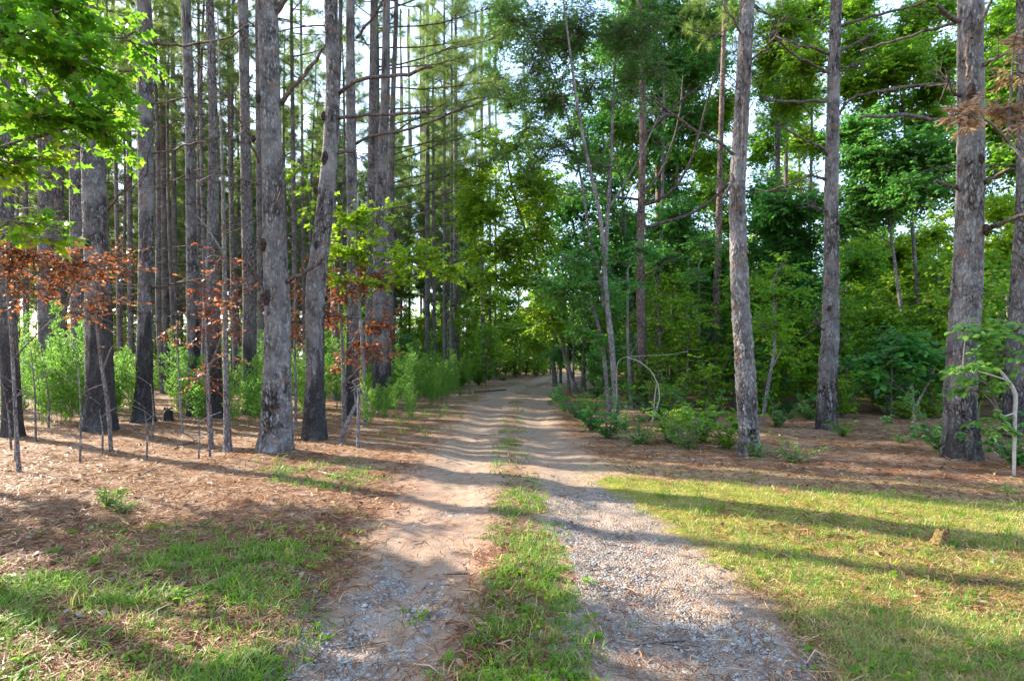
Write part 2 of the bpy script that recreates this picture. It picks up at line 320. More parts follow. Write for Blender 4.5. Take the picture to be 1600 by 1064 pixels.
def groundmat():
    m, nt = newmat('forest_floor'); l = nt.links.new
    tc = nd(nt, 'ShaderNodeTexCoord'); co = tc.outputs['Object']
    def noise(s, d=5, ro=.6, sc=(1, 1, 1), rot=0):
        mp = nd(nt, 'ShaderNodeMapping'); mp.inputs['Scale'].default_value = sc; mp.inputs['Rotation'].default_value = (0, 0, rot); l(co, mp.inputs[0])
        n = nd(nt, 'ShaderNodeTexNoise', Scale=s, Detail=d, Roughness=ro); l(mp.outputs[0], n.inputs['Vector']); return n.outputs[0]
    a = noise(14, 5, .7, (1, 7, 1), .5); b = noise(13, 5, .7, (1, 8, 1), -.7); c_ = noise(12, 5, .7, (8, 1, 1), .2)
    fib = math_(nt, 'MAXIMUM', math_(nt, 'MAXIMUM', a, b), c_)
    patch = noise(1.1, 6); fine = noise(70, 4, .7); med = noise(9, 6, .65)
    straw = ramp(nt, fib, [(.42, (0.048, 0.024, 0.014)), (.56, (0.192, 0.095, 0.044)), (.68, (0.336, 0.189, 0.092)), (.8, (0.448, 0.296, 0.156))])
    straw = mixc(nt, ramp(nt, patch, [(.42, (0, 0, 0)), (.6, (.7, .7, .7))]), straw, (0.336, 0.229, 0.156))
    straw = mixc(nt, math_(nt, 'MULTIPLY', attr(nt, 'dry'), .8), straw, ramp(nt, fine, [(.3, (0.256, 0.163, 0.082)), (.7, (0.480, 0.340, 0.197))]))
    sandc = ramp(nt, med, [(.3, (0.248, 0.185, 0.129)), (.55, (0.352, 0.270, 0.197)), (.75, (0.448, 0.355, 0.272))])
    sandc = mixc(nt, ramp(nt, fine, [(.35, (.5, .5, .5)), (.6, (0, 0, 0))]), sandc, (0.192, 0.126, 0.095))
    sandc = mixc(nt, .3, sandc, straw)
    clayc = ramp(nt, med, [(.3, (0.304, 0.163, 0.102)), (.7, (0.432, 0.281, 0.190))])
    col = mixc(nt, attr(nt, 'sand'), straw, sandc)
    col = mixc(nt, math_(nt, 'MULTIPLY', attr(nt, 'clay'), .55), col, clayc)
    vo = nd(nt, 'ShaderNodeTexVoronoi', Scale=42); l(co, vo.inputs['Vector']); ve = nd(nt, 'ShaderNodeTexVoronoi', feature='DISTANCE_TO_EDGE', Scale=42); l(co, ve.inputs['Vector'])
    gr = ramp(nt, vo.outputs['Color'], [(.15, (0.120, 0.100, 0.085)), (.5, (0.216, 0.178, 0.150)), (.85, (0.336, 0.274, 0.224))])
    gr = mixc(nt, ramp(nt, ve.outputs[0], [(0, (.8, .8, .8)), (.12, (0, 0, 0))]), gr, (0.136, 0.104, 0.088))
    gr = mixc(nt, ramp(nt, noise(2.6, 6, .7), [(.44, (0, 0, 0)), (.6, (.85, .85, .85))]), gr, (0.344, 0.266, 0.211))
    gm = ramp(nt, math_(nt, 'ADD', attr(nt, 'grav'), math_(nt, 'MULTIPLY', math_(nt, 'SUBTRACT', med, .5), .9)), [(.3, (0, 0, 0)), (.6, (1, 1, 1))])
    col = mixc(nt, gm, col, gr)
    mossc = ramp(nt, fine, [(.3, (0.088, 0.104, 0.010)), (.5, (0.184, 0.192, 0.020)), (.72, (0.336, 0.296, 0.054))])
    mossc = mixc(nt, ramp(nt, noise(3.1, 6, .7), [(.52, (0, 0, 0)), (.68, (.6, .6, .6))]), mossc, ramp(nt, fine, [(.3, (0.272, 0.192, 0.082)), (.7, (0.448, 0.348, 0.163))]))
    mm = ramp(nt, math_(nt, 'ADD', attr(nt, 'moss'), math_(nt, 'MULTIPLY', math_(nt, 'SUBTRACT', med, .5), .8)), [(.3, (0, 0, 0)), (.62, (1, 1, 1))])
    col = mixc(nt, mm, col, mossc)
    gg = ramp(nt, math_(nt, 'ADD', attr(nt, 'grass'), math_(nt, 'MULTIPLY', math_(nt, 'SUBTRACT', med, .5), 1.2)), [(.4, (0, 0, 0)), (.9, (.55, .55, .55))])
    col = mixc(nt, gg, col, ramp(nt, fine, [(.3, (0.056, 0.067, 0.014)), (.7, (0.176, 0.163, 0.048))]))
    p = nd(nt, 'ShaderNodeBsdfPrincipled'); p.inputs['Roughness'].default_value = .92; p.inputs['Specular IOR Level'].default_value = .15
    l(col, p.inputs['Base Color'])
    hg = math_(nt, 'ADD', math_(nt, 'ADD', math_(nt, 'MULTIPLY', fib, .8), math_(nt, 'MULTIPLY', fine, .5)), math_(nt, 'MULTIPLY', ve.outputs[0], math_(nt, 'MULTIPLY', attr(nt, 'grav'), 2.5)))
    bm = nd(nt, 'ShaderNodeBump', Strength=.8, Distance=.022); l(hg, bm.inputs['Height']); l(bm.outputs[0], p.inputs['Normal'])
    o = nd(nt, 'ShaderNodeOutputMaterial'); l(p.outputs[0], o.inputs[0]); return m
M['ground'] = groundmat()
# ------------------------------------------------------------------ ground and the two wheel tracks
rng = np.random.default_rng(106); random.seed(106)
def axis(lo, hi, c0, c1, fine, grow):
    a = [c0]
    while a[-1] < c1: a.append(a[-1] + fine)
    s = fine
    while a[-1] < hi: s *= grow; a.append(a[-1] + s)
    b = [c0]; s = fine
    while b[-1] > lo: s *= grow; b.append(b[-1] - s)
    return np.array(b[::-1][:-1] + a)
def make_ground():
    X = axis(-900, 900, -3.6, 3.6, .028, 1.035); Y = axis(-400, 1500, 1.6, 8, .028, 1.028)
    gx, gy = np.meshgrid(X, Y); x = gx.ravel(); y = gy.ravel(); f = gfields(x, y); z = gz(x, y)
    z = z + f['grav'] * (fbm(x * 18, y * 18, 55, 2) - .5) * .03 * sst(14, 7, y)
    z = z + sst(120, 1200, np.hypot(x, y)) * 0
    co = np.stack([x, y, z], 1); nx = len(X); ny = len(Y)
    i = np.arange(ny - 1)[:, None] * nx; j = np.arange(nx - 1)[None]
    q = np.stack([i + j, i + j + 1, i + nx + j + 1, i + nx + j], -1).reshape(-1, 4)
    cx = x[q].mean(1); cy = y[q].mean(1); wob = (fbm(cx * 1.6, cy * 1.6, 3) - .5) * .4
    dl = np.abs(cx - np.interp(cy, TY, TL)) - np.interp(cy, TY, LHW) + wob; dr = np.abs(cx - np.interp(cy, TY, TR)) - np.interp(cy, TY, RHW) + wob
    inn = (cy > -6) & (cy < 80)
    sel = np.where(inn & (dl < 0) & (dl < dr), 1, np.where(inn & (dr < 0), 2, 0))
    for k, nm in ((0, 'ground'), (1, 'dirt_track'), (2, 'gravel_track')):
        fs = q[sel == k]; u, inv = np.unique(fs.ravel(), return_inverse=True)
        mb = MB(); mb.add(co[u], [inv.reshape(-1, 4)], **{a: f[a][u] for a in ('grav', 'grass', 'moss', 'dry', 'clay', 'sand')})
        o = mb.build(nm, M['ground'], smooth=True)
        tag(o, {0: 'forest floor of pine straw, moss and thin grass', 1: 'left wheel track of pinkish packed dirt', 2: 'right wheel track of grey gravel'}[k], {0: 'ground', 1: 'road', 2: 'road'}[k], kind='structure')
make_ground()
# ------------------------------------------------------------------ ground cover (stuff)
rng = np.random.default_rng(107); random.seed(107)
def scatter(n, pylo=592, pyhi=1200, pxlo=-350, pxhi=1950, pw=1.0):
    py = pylo + (pyhi - pylo) * rng.random(n) ** pw; px = rng.uniform(pxlo, pxhi, n); Y = 1332 / (py - HY); return (px - CX) / FPX * Y, Y
def blades(mb, x, y, h, wd, lean=.5, rnd=None, seg=3):
    n = len(x); z = gz(x, y); a = rng.uniform(0, 2 * np.pi, n); b = a + rng.normal(0, .7, n) + np.pi / 2
    d = np.stack([np.cos(a), np.sin(a), 0 * a], 1); s = np.stack([np.cos(b), np.sin(b), 0 * b], 1)
    ln = lean * rng.uniform(.3, 1.5, n)[:, None]; h = h[:, None]; w_ = np.broadcast_to(wd, (n,))[:, None]
    base = np.stack([x, y, z - .004], 1); up = np.array([0, 0, 1.])
    ts = np.linspace(0, 1, seg + 1); vs = []
    for t in ts[:-1]:
        p = base + up * h * (t - .25 * t * t * ln) + d * h * ln * t * t; ww = w_ * (1 - t * .6)
        vs += [p - s * ww / 2, p + s * ww / 2]
    vs.append(base + up * h * (1 - .25 * ln) + d * h * ln)
    v = np.stack(vs, 1); k = v.shape[1]; o = np.arange(n)[:, None] * k
    q = np.concatenate([o + np.array([[2 * i, 2 * i + 1, 2 * i + 3, 2 * i + 2]]) for i in range(seg - 1)])
    tr = o + np.array([[2 * seg - 2, 2 * seg - 1, 2 * seg]])
    rnd = rng.random(n) if rnd is None else rnd
    mb.add(v, [q, tr], rnd=np.repeat(rnd, k))
def grass():
    x, y = scatter(30000, 600, 1180); f = gfields(x, y)
    p = f['grass'] ** 1.4 * 1.0 + f['moss'] * .22
    k = rng.random(len(x)) < p; x = x[k]; y = y[k]
    m = 9; tx = np.repeat(x, m) + rng.normal(0, .022, len(x) * m) * np.repeat(np.minimum(y, 8) ** .4, m); ty = np.repeat(y, m) + rng.normal(0, .022, len(x) * m)
    mb = MB(); sz = np.repeat(rng.uniform(.5, 1.4, len(x)) * (1 + .7 * (rng.random(len(x)) < .2) * (x < -.5)), m)
    dry = np.repeat(rng.random(len(x)) < .16, m); r = rng.random(len(tx)) * .84; r[dry] = .86 + .14 * rng.random(dry.sum())
    blades(mb, tx, ty, .055 * (1 + .05 * ty) * sz * rng.uniform(.6, 1.3, len(tx)), .0045 * (1 + ty * .12), .8, r)
    tag(mb.build('grass', M['grass']), 'short green grass tufts on the centre strip, verges and left foreground', 'grass', kind='stuff')
    x, y = scatter(80000, 680, 1180, 900); f = gfields(x, y); k = rng.random(len(x)) < (f['moss'] * .8 + f['dry'] * .5); x = x[k]; y = y[k]
    mb = MB(); m = 3; tx = np.repeat(x, m) + rng.normal(0, .03, len(x) * m); ty = np.repeat(y, m) + rng.normal(0, .03, len(x) * m)
    r = rng.random(len(tx)); blades(mb, tx, ty, rng.uniform(.015, .045, len(tx)), .0035 * (1 + ty * .15), 1.2, r, 2)
    tag(mb.build('dry_grass', M['drygrass']), 'fine tan and yellow dry grass over the mossy clearing on the right', 'grass', kind='stuff')
    # low broad-leaf weeds
    x, y = scatter(11000, 640, 1180); f = gfields(x, y); k = rng.random(len(x)) < (f['grass'] * .6 + f['moss'] * .06 + .010); x = x[k]; y = y[k]
    m = 8; n = len(x); a = rng.uniform(0, 2 * np.pi, (n, m)); P = np.stack([np.repeat(x, m), np.repeat(y, m), np.repeat(gz(x, y), m) + rng.uniform(.005, .035, n * m)], 1)
    P[:, 0] += rng.normal(0, .02, n * m); P[:, 1] += rng.normal(0, .02, n * m)
    A = np.stack([np.cos(a).ravel(), np.sin(a).ravel(), rng.uniform(-.05, .5, n * m)], 1); N = np.array([0, 0, 1.]) + rng.normal(0, .3, (n * m, 3))
    mb = MB(); leaves(mb, P, A, N, np.repeat(rng.uniform(.02, .05, n), m) * rng.uniform(.6, 1.2, n * m), 'oval')
    tag(mb.build('weeds', M['leaf']), 'small broad-leaved weeds creeping between the grass tufts', 'weeds', kind='stuff')
def straw():
    x, y = scatter(330000, 600, 1180, pw=1.0); f = gfields(x, y)
    p = (1 - f['sand'] * .93) * (1 - f['moss'] * .97) * (1 - f['grass'] * .6); k = rng.random(len(x)) < p * .6; x = x[k]; y = y[k]; n = len(x)
    cl = fbm(x * 2.2, y * 2.2, 77, 2) * 6.28 * 2; a = cl + rng.normal(0, .8, n)
    ln = rng.uniform(.06, .17, n) * (1 + .02 * y); h = .0016 * (1 + y * .30)
    d = np.stack([np.cos(a), np.sin(a), rng.normal(0, .16, n)], 1); s = np.stack([-np.sin(a), np.cos(a), rng.normal(0, .3, n)], 1)
    c = np.stack([x, y, gz(x, y) + rng.uniform(.002, .022, n)], 1)
    bend = s * (rng.normal(0, .12, n) * ln)[:, None]
    v = np.stack([c - d * ln[:, None] / 2 - s * h[:, None] / 2, c + bend - s * h[:, None], c + d * ln[:, None] / 2, c + bend + s * h[:, None], c - d * ln[:, None] / 2 + s * h[:, None] / 2], 1)
    mb = MB(); mb.add(v, [np.arange(n)[:, None] * 5 + np.arange(5)[None]], rnd=np.repeat(rng.random(n) * .9 + .1 * vn(x, y, 5), 5))
    tag(mb.build('pine_straw', M['straw']), 'orange brown fallen pine needles covering the forest floor', 'pine straw', kind='stuff')
    x, y = scatter(26000, 596, 1180); f = gfields(x, y); k = rng.random(len(x)) < (.5 * (1 - f['sand']) * (1 - f['moss'] * .98) + .006) * (.3 + sst(.45, .6, fbm(x, y, 88))); x = x[k]; y = y[k]; n = len(x)
    a = rng.uniform(0, 6.28, n); A = np.stack([np.cos(a), np.sin(a), rng.normal(0, .2, n)], 1); N = np.array([0, 0, 1.]) + rng.normal(0, .4, (n, 3))
    mb = MB(); leaves(mb, np.stack([x, y, gz(x, y) + .012], 1), A, N, rng.uniform(.02, .055, n) * (1 + .03 * y), 'oval', .5, curl=-.3)
    tag(mb.build('leaf_litter', M['litter']), 'scattered brown and grey dead leaves on the pine straw', 'leaf litter', kind='stuff')
def sticks_stuff():
    x, y = scatter(900, 600, 1150); f = gfields(x, y); k = rng.random(len(x)) < (.55 * (1 - f['sand'] * .85) * (1 - f['moss'] * .9)); x = x[k]; y = y[k]; n = len(x); a = rng.uniform(0, 6.28, n)
    L_ = rng.uniform(.08, .38, n)[:, None]; S = np.stack([x, y, gz(x, y) + .008], 1); d = np.stack([np.cos(a), np.sin(a), rng.normal(.05, .08, n)], 1); mid = S + d * L_ * .5; E = mid + (d + rng.normal(0, .3, (n, 3)) * [1, 1, .2]) * L_ * .5
    r = rng.uniform(.002, .006, n) * (1 + .05 * y); mb = MB(); sticks(mb, S, mid, r, r * .8); sticks(mb, mid, E, r * .8, r * .3); i = rng.random(n) < .5
    sticks(mb, mid[i], mid[i] + (rng.normal(0, .5, (i.sum(), 3)) * [1, 1, .25] + d[i] * .5) * L_[i] * .5, r[i] * .6, r[i] * .3)
    tag(mb.build('fallen_twigs', M['limb']), 'small broken twigs strewn over the pine straw', 'twigs', kind='stuff')
def gravel():
    x, y = scatter(150000, 690, 1180, -200, 1700); f = gfields(x, y)
    k = rng.random(len(x)) < (f['grav'] ** 1.6 * .62 * (.25 + 1.0 * sst(-.12, .12, f['n1'])) + .004); x = x[k]; y = y[k]; n = len(x)
    s = .0045 + .012 * rng.random(n) ** 3 + .0010 * y; big = rng.random(n) < .012 * (x < 0) + .003; s[big] *= rng.uniform(1.5, 2.6, big.sum())
    oc = np.array([[1, 0, 0], [.3, .95, 0], [-.8, .6, 0], [-.8, -.6, 0], [.3, -.95, 0], [.25, .1, .55], [-.35, -.1, .5]])
    fc3 = np.array([[0, 1, 5], [4, 0, 5], [2, 3, 6]]); fc4 = np.array([[1, 2, 6, 5], [3, 4, 5, 6]])
    V = oc[None] * rng.uniform(.7, 1.3, (n, 7, 3)); a = rng.uniform(0, 6.28, n); ca, sa = np.cos(a)[:, None], np.sin(a)[:, None]
    V = np.stack([V[..., 0] * ca - V[..., 1] * sa * .75, V[..., 0] * sa + V[..., 1] * ca * .75, V[..., 2] + V[..., 0] * rng.normal(0, .2, n)[:, None]], -1) * s[:, None, None]
    V += np.stack([x, y, gz(x, y) - .001], 1)[:, None]
    o = np.arange(n)[:, None] * 7
    mb = MB(); mb.add(V, [(o[:, None] + fc3[None]).reshape(-1, 3), (o[:, None] + fc4[None]).reshape(-1, 4)], rnd=np.repeat(rng.random(n), 7))
    tag(mb.build('gravel', M['stone']), 'loose grey gravel stones lying in the wheel tracks', 'gravel', kind='stuff')
grass(); straw(); sticks_stuff(); gravel()
# ------------------------------------------------------------------ trunks
rng = np.random.default_rng(108); random.seed(108)
def worley(u, v, s):
    iu = np.floor(u); iv = np.floor(v); f1 = np.full(u.shape, 9.); f2 = np.full(u.shape, 9.); idv = np.zeros(u.shape)
    for a in (-1, 0, 1):
        for b in (-1, 0, 1):
            cu = iu + a + h2(iu + a, iv + b, s); cv = iv + b + h2(iu + a, iv + b, s + 5); d = np.hypot(cu - u, cv - v)
            idv = np.where(d < f1, h2(iu + a, iv + b, s + 11), idv); f2 = np.minimum(np.maximum(f1, d), f2); f1 = np.minimum(f1, d)
    return f2 - f1, idv
def trunk_mesh(path, rads, seed, char=0, near=False, flare=.35, knots=(), base_z=0):
    """path/rads relative to the tree base; char = height of the scorched bark"""
    path = np.asarray(path, float); rads = np.asarray(rads, float)
    d = np.r_[0, np.cumsum(np.linalg.norm(np.diff(path, axis=0), axis=1))]; H = d[-1]
    if near:
        lim = min(H, 9.5); s = np.r_[np.arange(0, lim, .016), np.linspace(lim, H, 60)]; ns = 144
    else: s = np.r_[np.linspace(0, 1.2, 9)[:-1], np.linspace(1.2, H, 34)]; ns = 12
    p = np.stack([np.interp(s, d, path[:, k]) for k in range(3)], 1)
    for _ in range(30 if near else 1): p[1:-1] = (p[:-2] + 2 * p[1:-1] + p[2:]) / 4
    r = np.interp(s, d, rads) * (.84 if near else .95) - (.013 if near else 0); th = np.arange(ns) * 2 * np.pi / ns
    S, T = np.meshgrid(s, th, indexing='ij'); r = r[:, None] * np.ones_like(T)
    lob = .5 + .5 * np.cos(T * 5 + seed) * .6 + .5 * np.cos(T * 3 + seed * 2.1) * .5
    r = r * (1 + flare * (.8 if near else 1) * np.exp(-S / .2) * (.55 + .7 * lob) + .06 * np.exp(-S / .8))
    cu, su = np.cos(T) * 1.2, np.sin(T) * 1.2
    r = r * (1 + .09 * (fbm(cu * 1.3 + seed, S * .9 + su, seed, 3) - .5) * 2)
    for kz, ka, kr in knots: r = r * (1 + kr * np.exp(-((S - kz) / .12) ** 2 - (np.arctan2(np.sin(T - ka), np.cos(T - ka)) / .6) ** 2))
    fis = np.zeros_like(r); plate = np.zeros_like(r)
    if near:
        R0 = rads[0]; nu = max(8, round(2 * np.pi * R0 / .06)); u = np.mod(T - np.pi / 2, 2 * np.pi) / (2 * np.pi) * nu; v = S / .085; wr = .5 - .5 * np.cos(T)
        w1 = fbm(S * 7, np.cos(T) * 3 + np.sin(T) * 5, seed + 3, 3) - .5; w2 = fbm(np.cos(T) * 6 + seed, S * 9 + np.sin(T) * 6, seed + 4, 3) - .5
        c1, id1 = worley(u + 1.5 * w1, v + 1.6 * w2, seed); c2, id2 = worley(u * .5 + 1.1 * w2, v * .32 + 1.0 * w1, seed + 40)
        rough = sst(5.5, 1.0, S) * .6 + .4
        fis = np.clip(sst(.30, .07, c1) * .8 + sst(.16, .03, c2) * .95 * rough, 0, 1) * (.6 + .9 * vn(T * 3, S * 2.5, seed + 50)); fis = np.clip(fis, 0, 1)
        fl = fbm(np.cos(T) * 22, S * 30 + np.sin(T) * 22, seed + 9, 3); plate = id1 * .6 + id2 * .4
        r = r + (1 - fis) * .018 * rough + (fl - .5) * .014 + .012 * id1 + .010 * id2 * rough
    ch = np.zeros_like(r)
    if char: ch = sst(.25, -.35, (S - char * (1 + .5 * np.cos(T - seed)) - (fbm(T * 2, S * 1.2, seed + 30) - .5) * 1.8)) * (.65 + .35 * vn(T * 5, S * 6, 4))
    t = np.gradient(p, axis=0); t = unit(t); ux = unit(np.cross(t, [0, 1., 0])); uy = np.cross(t, ux) * -1
    V = p[:, None] + r[..., None] * (np.cos(T)[..., None] * ux[:, None] + np.sin(T)[..., None] * uy[:, None])
    n = len(s); i = np.arange(n - 1)[:, None] * ns; j = np.arange(ns)[None]; j2 = (j + 1) % ns
    q = np.stack([i + j, i + j2, i + ns + j2, i + ns + j], -1).reshape(-1, 4)
    mb = MB(); mb.add(V, [q, ((n - 1) * ns + np.arange(ns))[None]], char=ch.ravel(), fis=fis.ravel(), plate=plate.ravel())
    return mb
# ------------------------------------------------------------------ pine crowns and dead limbs (shared meshes)
rng = np.random.default_rng(109); random.seed(109)
def tufts(mb, P, Dr, n=22, L0=.2, w_=.0065, rn=None):
    m = len(P); P = np.repeat(P, n, 0); Dr = np.repeat(unit(Dr), n, 0)
    d = unit(Dr * .55 + rng.normal(0, .62, P.shape)); s = unit(np.cross(d, rng.normal(size=P.shape)))
    ln = (L0 * rng.uniform(.7, 1.15, len(P)))[:, None]; b = P - Dr * (rng.random(len(P)) * .16)[:, None]
    tip = b + d * ln; tip[:, 2] -= ln[:, 0] * .12
    v = np.stack([b - s * w_ / 2, b + s * w_ / 2, tip], 1)
    r = np.repeat(rng.random(m) if rn is None else rn, n * 3) * .75 + .25 * np.repeat(rng.random(len(P)), 3)
    mb.add(v, [np.arange(len(P))[:, None] * 3 + np.arange(3)[None]], rnd=r)
def limb_curve(a, d, L_, sag=.1, up=.15, n=6, wob=.06):
    t = np.linspace(0, 1, n)[:, None]; d = np.asarray(d, float)
    p = a + d * L_ * t + np.array([0, 0, 1]) * (-sag * L_ * t + up * L_ * t * t)
    w_ = np.cumsum(rng.normal(0, wob * L_ / n, (n, 3)), 0); w_[0] = 0; return p + w_
def pine_limb(wood, nee, a, d, L_, r=.035, tuft=True, dens=1.0, L0=.2, up=.2, start=.35, ntw=None, w_=.0065):
    p = limb_curve(np.asarray(a, float), d, L_, .05, up, 7); tube(wood, p, np.linspace(r, r * .25, 7), 5, .15)
    k = ntw or int(5 + L_ * 5 * dens); t = rng.uniform(start, 1, k); idx = t * 6
    base = np.stack([np.interp(idx, np.arange(7), p[:, c]) for c in range(3)], 1)
    dd = unit(p[-1] - p[0])[None] * .7 + rng.normal(0, .55, (k, 3)); dd[:, 2] = dd[:, 2] * .5 + .12; dd = unit(dd)
    e = base + dd * (rng.uniform(.25, .7, k) * (1.2 - t * .5) * max(.7, L_ / 2.5))[:, None]
    sticks(wood, base, e, r * .3, .004)
    b2 = base + (e - base) * rng.uniform(.3, .9, (k, 1)); b2 = np.repeat(b2, 2, 0); e2 = b2 + unit(np.repeat(dd, 2, 0) + rng.normal(0, .6, (2 * k, 3))) * rng.uniform(.12, .35, (2 * k, 1))
    sticks(wood, b2, e2, .006, .003)
    if tuft:
        tufts(nee, e, e - base, 26, L0, w_); tufts(nee, e2, e2 - b2, 22, L0, w_); tufts(nee, p[-1:], p[-1:] - p[-2:-1], 30, L0, w_)
def pine_crown(seed, H=9, Rm=2.3, n=42, w_=.010, L0=.28):
    mb = MB(); wd = MB()
    for i in range(n):
        t = (i + rng.random()) / n; z = t * H; a = i * 2.4 + rng.normal(0, .4)
        L_ = Rm * (1 - t * .8) * rng.uniform(.6, 1.1) * (.55 + .45 * min(1, t * 5)); d = np.array([math.cos(a), math.sin(a), .15 + .5 * t])
        pine_limb(wd, mb, (0, 0, z), d, L_, .03 * (1.1 - t * .7), True, .9, L0, .15, w_=w_)
    for k, v in wd.f.items(): pass
    return mb, wd
def merged(mb, wd, name, m1, m2):      # leaves (slot 0) and twigs (slot 1) in one crown mesh
    nf1 = sum(len(f) for fl in mb.f.values() for f in fl)
    o = MB(); 
    me = bpy.data.meshes.new(name); V = np.concatenate(mb.v + wd.v); me.vertices.add(len(V)); me.vertices.foreach_set('co', V.astype(np.float32).ravel())
    idx = []; st = []; mi = []; tot = 0
    for b, off, m in ((mb, 0, 0), (wd, mb.n, 1)):
        for k, fl in b.f.items():
            f = np.concatenate(fl) + off; idx.append(f.ravel()); st.append(tot + np.arange(len(f)) * k); tot += f.size; mi.append(np.full(len(f), m))
    idx = np.concatenate(idx).astype(np.int32); st = np.concatenate(st).astype(np.int32)
    me.loops.add(len(idx)); me.loops.foreach_set('vertex_index', idx); me.polygons.add(len(st)); me.polygons.foreach_set('loop_start', st)
    me.polygons.foreach_set('material_index', np.concatenate(mi).astype(np.int32))
    arr = np.zeros(len(V), np.float32)
    for o_, x in mb.a.get('rnd', []): arr[o_:o_ + len(x)] = x
    me.attributes.new('rnd', 'FLOAT', 'POINT').data.foreach_set('value', arr)
    me.update(calc_edges=True); me.materials.append(m1); me.materials.append(m2); return me
def link(name, me, parent, loc=(0, 0, 0), rz=0, sc=1):
    o = bpy.data.objects.new(name, me); C.objects.link(o); o.parent = parent; o.location = loc; o.rotation_euler = (0, 0, rz); o.scale = (sc, sc, sc); return o
CROWNS = [merged(*pine_crown(i, 7 + i % 2, 1.9 + .25 * (i % 2), 25), 'crown', M['needle'], M['limb']) for i in range(4)]
def dead_limbs(mb, path, n, z0, z1, Lm=1.6, r=.016, own=None):
    path = np.asarray(path)
    for i in range(n):
        if own: mb = MB()
        z = rng.uniform(z0, z1); a = rng.uniform(0, 6.28); p0 = np.array([np.interp(z, path[:, 2], path[:, 0]), np.interp(z, path[:, 2], path[:, 1]), z])
        L_ = Lm * rng.uniform(.25, 1.2); d = np.array([math.cos(a), math.sin(a), rng.uniform(-.15, .55)]); p = limb_curve(p0, d, L_, .1, .12 * rng.normal(0, 1.3), 6, .12)
        tube(mb, p, np.linspace(r, r * .3, 6), 4, .2)
        k = rng.integers(1, 6); t = rng.uniform(1.5, 5, k); b = np.stack([np.interp(t, np.arange(6), p[:, c]) for c in range(3)], 1)
        e = b + unit(d + rng.normal(0, .7, (k, 3))) * rng.uniform(.15, .7, (k, 1)) * L_ * .6; sticks(mb, b, e, r * .4, .003)
        b2 = (b + e) / 2; sticks(mb, b2, b2 + unit(d + rng.normal(0, .8, (k, 3))) * rng.uniform(.1, .35, (k, 1)), .004, .0025)
        if own: mb.build('dead_limb', M['limb'], own)
NP = [0]
LOWCROWNS = [merged(*pine_crown(20 + i, 12, 2.3, 70, .018, .36), 'crown', M['needle'], M['limb']) for i in range(2)]
